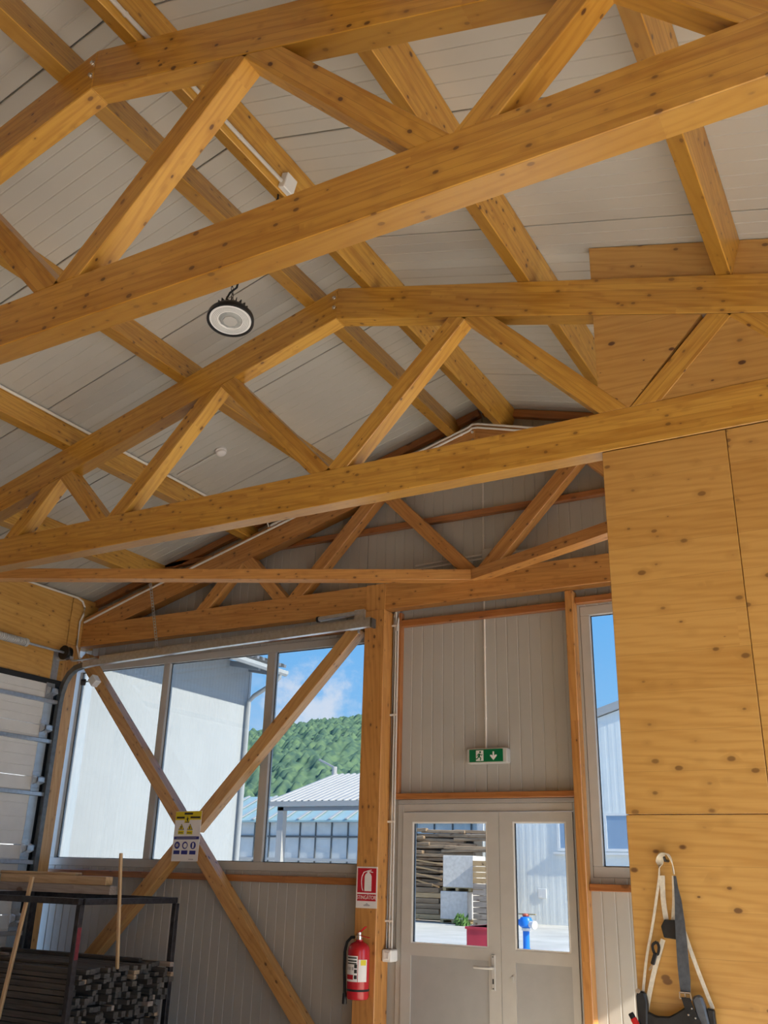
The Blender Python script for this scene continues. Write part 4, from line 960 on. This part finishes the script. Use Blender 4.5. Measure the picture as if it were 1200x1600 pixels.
# long low glasshouse behind
gh = empty('glasshouse', (-28, 47, FL), label='long low greenhouse-like building with dark mullions behind the shed', cat='building')
MB().box((-38, 46, FL-.02), (-19.6, 46.1, 2.62)).build('wall_sheet', 'glasshouse_sheet', gh)
MB().prismx([(45.7, 2.66), (49.5, 4.3), (49.5, 4.2), (45.7, 2.56)], -38, -19.4).build('roof_sheet', 'glasshouse_roof', gh)
for i in range(18): 
    x = -37.6+i*1.06
    MB().prismx([(45.68, 2.70), (49.4, 4.31), (49.4, 4.36), (45.68, 2.75)], x-.09, x+.09).build('roof_rib', 'white_roofing', gh)
    MB().box((x-.035, 45.94, FL), (x+.035, 45.998, 2.6)).build('mullion', 'dark_mullion', gh)
MB().box((-38, 45.9, 1.75), (-19.6, 45.995, 1.85)).build('transom', 'dark_mullion', gh)
MB().box((-38, 45.88, .52), (-19.6, 45.995, .66)).build('transom', 'white_roofing', gh)
MB().box((-38, 45.88, 2.56), (-19.6, 45.995, 2.66)).build('eave_rail', 'fascia_grey', gh)
# white building to the right
bb = empty('white_annex', (-8, 40, FL), label='white ribbed gable building seen through the door and narrow window', cat='building')
BY = 37.2; KA = BY/27.; bx0 = -11.9*KA; bw_ = 22.
pw = trapez(bw_, .30, .003); m_ = MB(); vs = []
bz = lambda x: 3.25*KA+.3*min(x-bx0, bw_/2)-.3*max(0, x-bx0-bw_/2)
for t, d in pw: vs += [(bx0+t, BY+d, FL-.02), (bx0+t, BY+d, bz(bx0+t))]
m_.add(vs, [(2*i, 2*i+2, 2*i+3, 2*i+1) for i in range(len(pw)-1)]); m_.build('wall_cladding', 'cladding_cream', bb)
MB().prism([(bx0, FL-.02), (bx0+bw_, FL-.02), (bx0+bw_, bz(bx0+bw_)), (bx0+bw_/2, bz(bx0+bw_/2)), (bx0, bz(bx0))], BY+.04, BY+6).build('wall_core', 'cladding_cream', bb)
MB().prism([(bx0-.3, bz(bx0)-.06), (bx0+bw_/2, bz(bx0+bw_/2)+.03), (bx0+bw_/2, bz(bx0+bw_/2)+.35), (bx0-.3, bz(bx0)+.24)], BY-.15, BY+6.1).build('roof_slab', 'white_roofing', bb)
MB().box((bx0-.03, BY-.03, FL-.02), (bx0+.25, BY+.05, 3.2*KA)).build('corner_flashing', 'box_white', bb)
for x in (-9.42*KA, -8.03*KA):
    wf = MB(); ww = .95*KA; z0, z1 = .72*KA, 1.74*KA
    for q in ((x, x+ww, z1-.1, z1), (x, x+ww, z0, z0+.1), (x, x+.1, z0+.1, z1-.1), (x+ww-.1, x+ww, z0+.1, z1-.1)): wf.box((q[0], BY-.05, q[2]), (q[1], BY+.02, q[3]))
    wn = wf.build('window', 'box_white', bb)
    MB().box((x+.1, BY-.02, z0+.1), (x+ww-.1, BY-.01, z1-.1)).build('pane', 'far_glass', wn)
    MB().box((x-.15, BY-.15, z0-.13), (x+ww+.15, BY-.03, z0-.04)).build('sill', 'box_white', wn)
MB().box((-10.05*KA, BY-.05, -.55*KA), (-9.80*KA, BY-.02, -.30*KA)).build('meter_box', 'box_white', bb, bevel=.01)
# hydrant
hy = empty('standpipe', (-9.37, 24.2, FL), label='blue water standpipe with red tee handle outside the door', cat='hydrant')
hx, hyy = -9.37, 24.2
MB().lathe((hx, hyy, FL-.02), [(.10, 0), (.10, .02), (.085, .03), (.085, .42)], 16).build('riser', 'hydrant_blue', hy, smooth=True)
MB().lathe((hx, hyy, -1.27), [(.11, 0), (.11, .06)], 16).build('collar', 'sign_white', hy)
MB().lathe((hx, hyy, -1.21), [(.10, 0), (.17, .05), (.18, .16), (.13, .25), (.07, .27)], 16).build('valve_body', 'hydrant_blue', hy, smooth=True)
MB().lathe((hx+.12, hyy-.05, -1.11), [(.08, 0), (.08, .12), (.10, .13), (.10, .18)], 14, axis=(.9, -.4, -.1)).build('outlet', 'sign_white', hy, smooth=True)
MB().lathe((hx-.14, hyy, -1.08), [(.07, 0), (.07, .09)], 12, axis=(-1, 0, 0)).build('outlet', 'hydrant_blue', hy)
MB().lathe((hx, hyy, -.94), [(.07, 0), (.09, .03), (.07, .07)], 12).build('cap', 'hydrant_red', hy)
MB().bar((hx-.27, hyy, -.885), (hx+.27, hyy, -.885), .035, .03).build('tee_handle', 'pallet_wood', hy)
# red skip
MB().prismx([(20.0, FL-.02), (21.2, FL-.02), (21.2, -1.03), (20.0, -1.03)], -9.12, -8.52).build('red_container', 'skip_red', bevel=.02, label='red container standing on the sunny concrete outside the door', cat='container')
rc = bpy.data.objects['red_container']
MB().box((-9.14, 19.98, -1.08), (-8.50, 21.22, -1.03)).build('rim', 'skip_red', rc)
# wrapped blocks on pallets
def block(x0, x1, y, z0, z1, lb):
    b_ = empty('concrete_block', ((x0+x1)/2, y+.5, z0-.14), label=lb, cat='block', group='blocks on pallets')
    MB().box((x0, y, z0), (x1, y+1.15, z1)).build('body', 'block_concrete', b_, bevel=.015)
    for k_ in (0, .46, .92):
        MB().box((x0+k_*(x1-x0-.12), y, z0-.13), (x0+k_*(x1-x0-.12)+.12, y+1.1, z0-.03)).build('pallet_runner', 'pallet_wood', b_)
    MB().box((x0-.02, y, z0-.03), (x1+.02, y+1.1, z0)).build('pallet_deck', 'pallet_wood', b_)
block(-16.56, -15.45, 34, -1.54, -.575, 'lower grey block on a pallet outside the left door pane')
block(-16.48, -15.22, 34.05, -.435, .69, 'upper grey block stacked on the lower pallet')
# slab wood heap and lumber
random.seed(5)
wpile = []
for r in range(22):
    z_ = FL+.08+r*.155
    xo = -20.7
    for k_ in range(3):
        ln = random.uniform(1.4, 2.6)
        wpile.append((xo+random.uniform(-.2, .2), z_, ln)); xo += ln*.85
for i, (x, z_, ln) in enumerate(wpile):
    y_ = 36.0+random.uniform(-.1, .15)
    beam('log_slab', (x, y_, z_), (x+ln, y_+random.uniform(-.12, .12), z_+random.uniform(-.08, .08)), .22, .13, 'brown_lumber', bevel=.02,
         label='weathered slab of wood in the tall heap beyond the yard', cat='log', group='slabs in the wood heap')
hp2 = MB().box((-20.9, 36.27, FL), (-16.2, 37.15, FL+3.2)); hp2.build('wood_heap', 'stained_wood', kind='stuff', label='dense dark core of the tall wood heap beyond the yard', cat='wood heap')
for i in range(5):
    x = -19.9+.25*i
    beam('pale_stick', (-19.5, 35.86, -.25+.22*i), (-17.6+.1*i, 35.82, -.75+.28*i), .07, .05, 'pale_lath', label=('lowest', 'second lowest', 'middle', 'second highest', 'highest')[i]+' pale stick poking out of the wood heap', cat='stick', group='pale sticks in the heap')
for i in range(6):
    beam('sawn_beam', (-19.9, 34.9, FL+.16+.19*i), (-16.75-.2*(i % 2), 34.9, FL+.16+.19*i), .5, .17, 'pale_lath' if i in (0, 4) else 'brown_lumber', label=('lowest', 'second', 'third', 'fourth', 'fifth', 'topmost')[i]+' sawn beam in the low stack left of the grey blocks', cat='beam', group='sawn beams by the blocks')
for i in range(11):
    beam('stacked_board', (-15.02, 33.9, FL+.1+.2*i), (-14.0, 33.9, FL+.1+.2*i), .7, .18, 'grey_timber' if i < 7 else 'pale_lath', label=('lowest' if i == 0 else 'topmost' if i == 10 else ['', 'second', 'third', 'fourth', 'fifth', 'sixth', 'seventh', 'eighth', 'ninth', 'tenth'][i]+' from bottom')+' board in the stack right of the grey blocks', cat='board', group='boards beside the blocks')
random.seed(3)
sb = MB()
for i in range(60):
    c = Vector((-15.2+random.uniform(-.35, .15), 33.75+random.uniform(-.3, .1)-.5, FL-.02+random.uniform(0, .3)*(i > 20))); a_ = random.uniform(0, 6.28)
    sb.add([c+Vector((.08*math.cos(a_), .08*math.sin(a_), 0)), c+Vector((-.08*math.cos(a_), -.08*math.sin(a_), .02)), c+Vector((.03, .02, .16))], [(0, 1, 2)])
sb.build('weed_tuft', 'shrub_green', kind='stuff', label='small green weeds at the foot of the grey blocks', cat='weeds')
# wooded hill
random.seed(9)
hm = MB(); nx, ny = 760, 170
from mathutils import noise as mn
def hz(x, y):
    t = (y-150)/150.
    s_ = x/y
    base = 60+5*math.sin(x*.013+1.2)+4*math.sin(x*.031+.4)
    base *= 1-.10*max(0, (s_+.66)*3)
    prof_ = min(1, max(0, t))**.75
    c = 1.9*(1-2*min(1, mn.voronoi(Vector((x*.36, y*.30, 0)))[0][0]))+mn.noise(Vector((x*.05, y*.05, 3)))*2.4+mn.noise(Vector((x*.6, y*.6, 3)))*.9
    return FL-2+base*prof_+c*(1 if t > 0 else 0)
vs = []
for j in range(ny+1):
    y = 150+170*j/ny
    for i in range(nx+1):
        x = -330+310*i/nx
        vs.append((x, y, hz(x, y)))
hm.add(vs, [(j*(nx+1)+i, j*(nx+1)+i+1, (j+1)*(nx+1)+i+1, (j+1)*(nx+1)+i) for j in range(ny) for i in range(nx)])
hm.build('wooded_hill', 'forest', kind='stuff', smooth='all', label='distant hillside covered in green forest beyond the window', cat='hill')
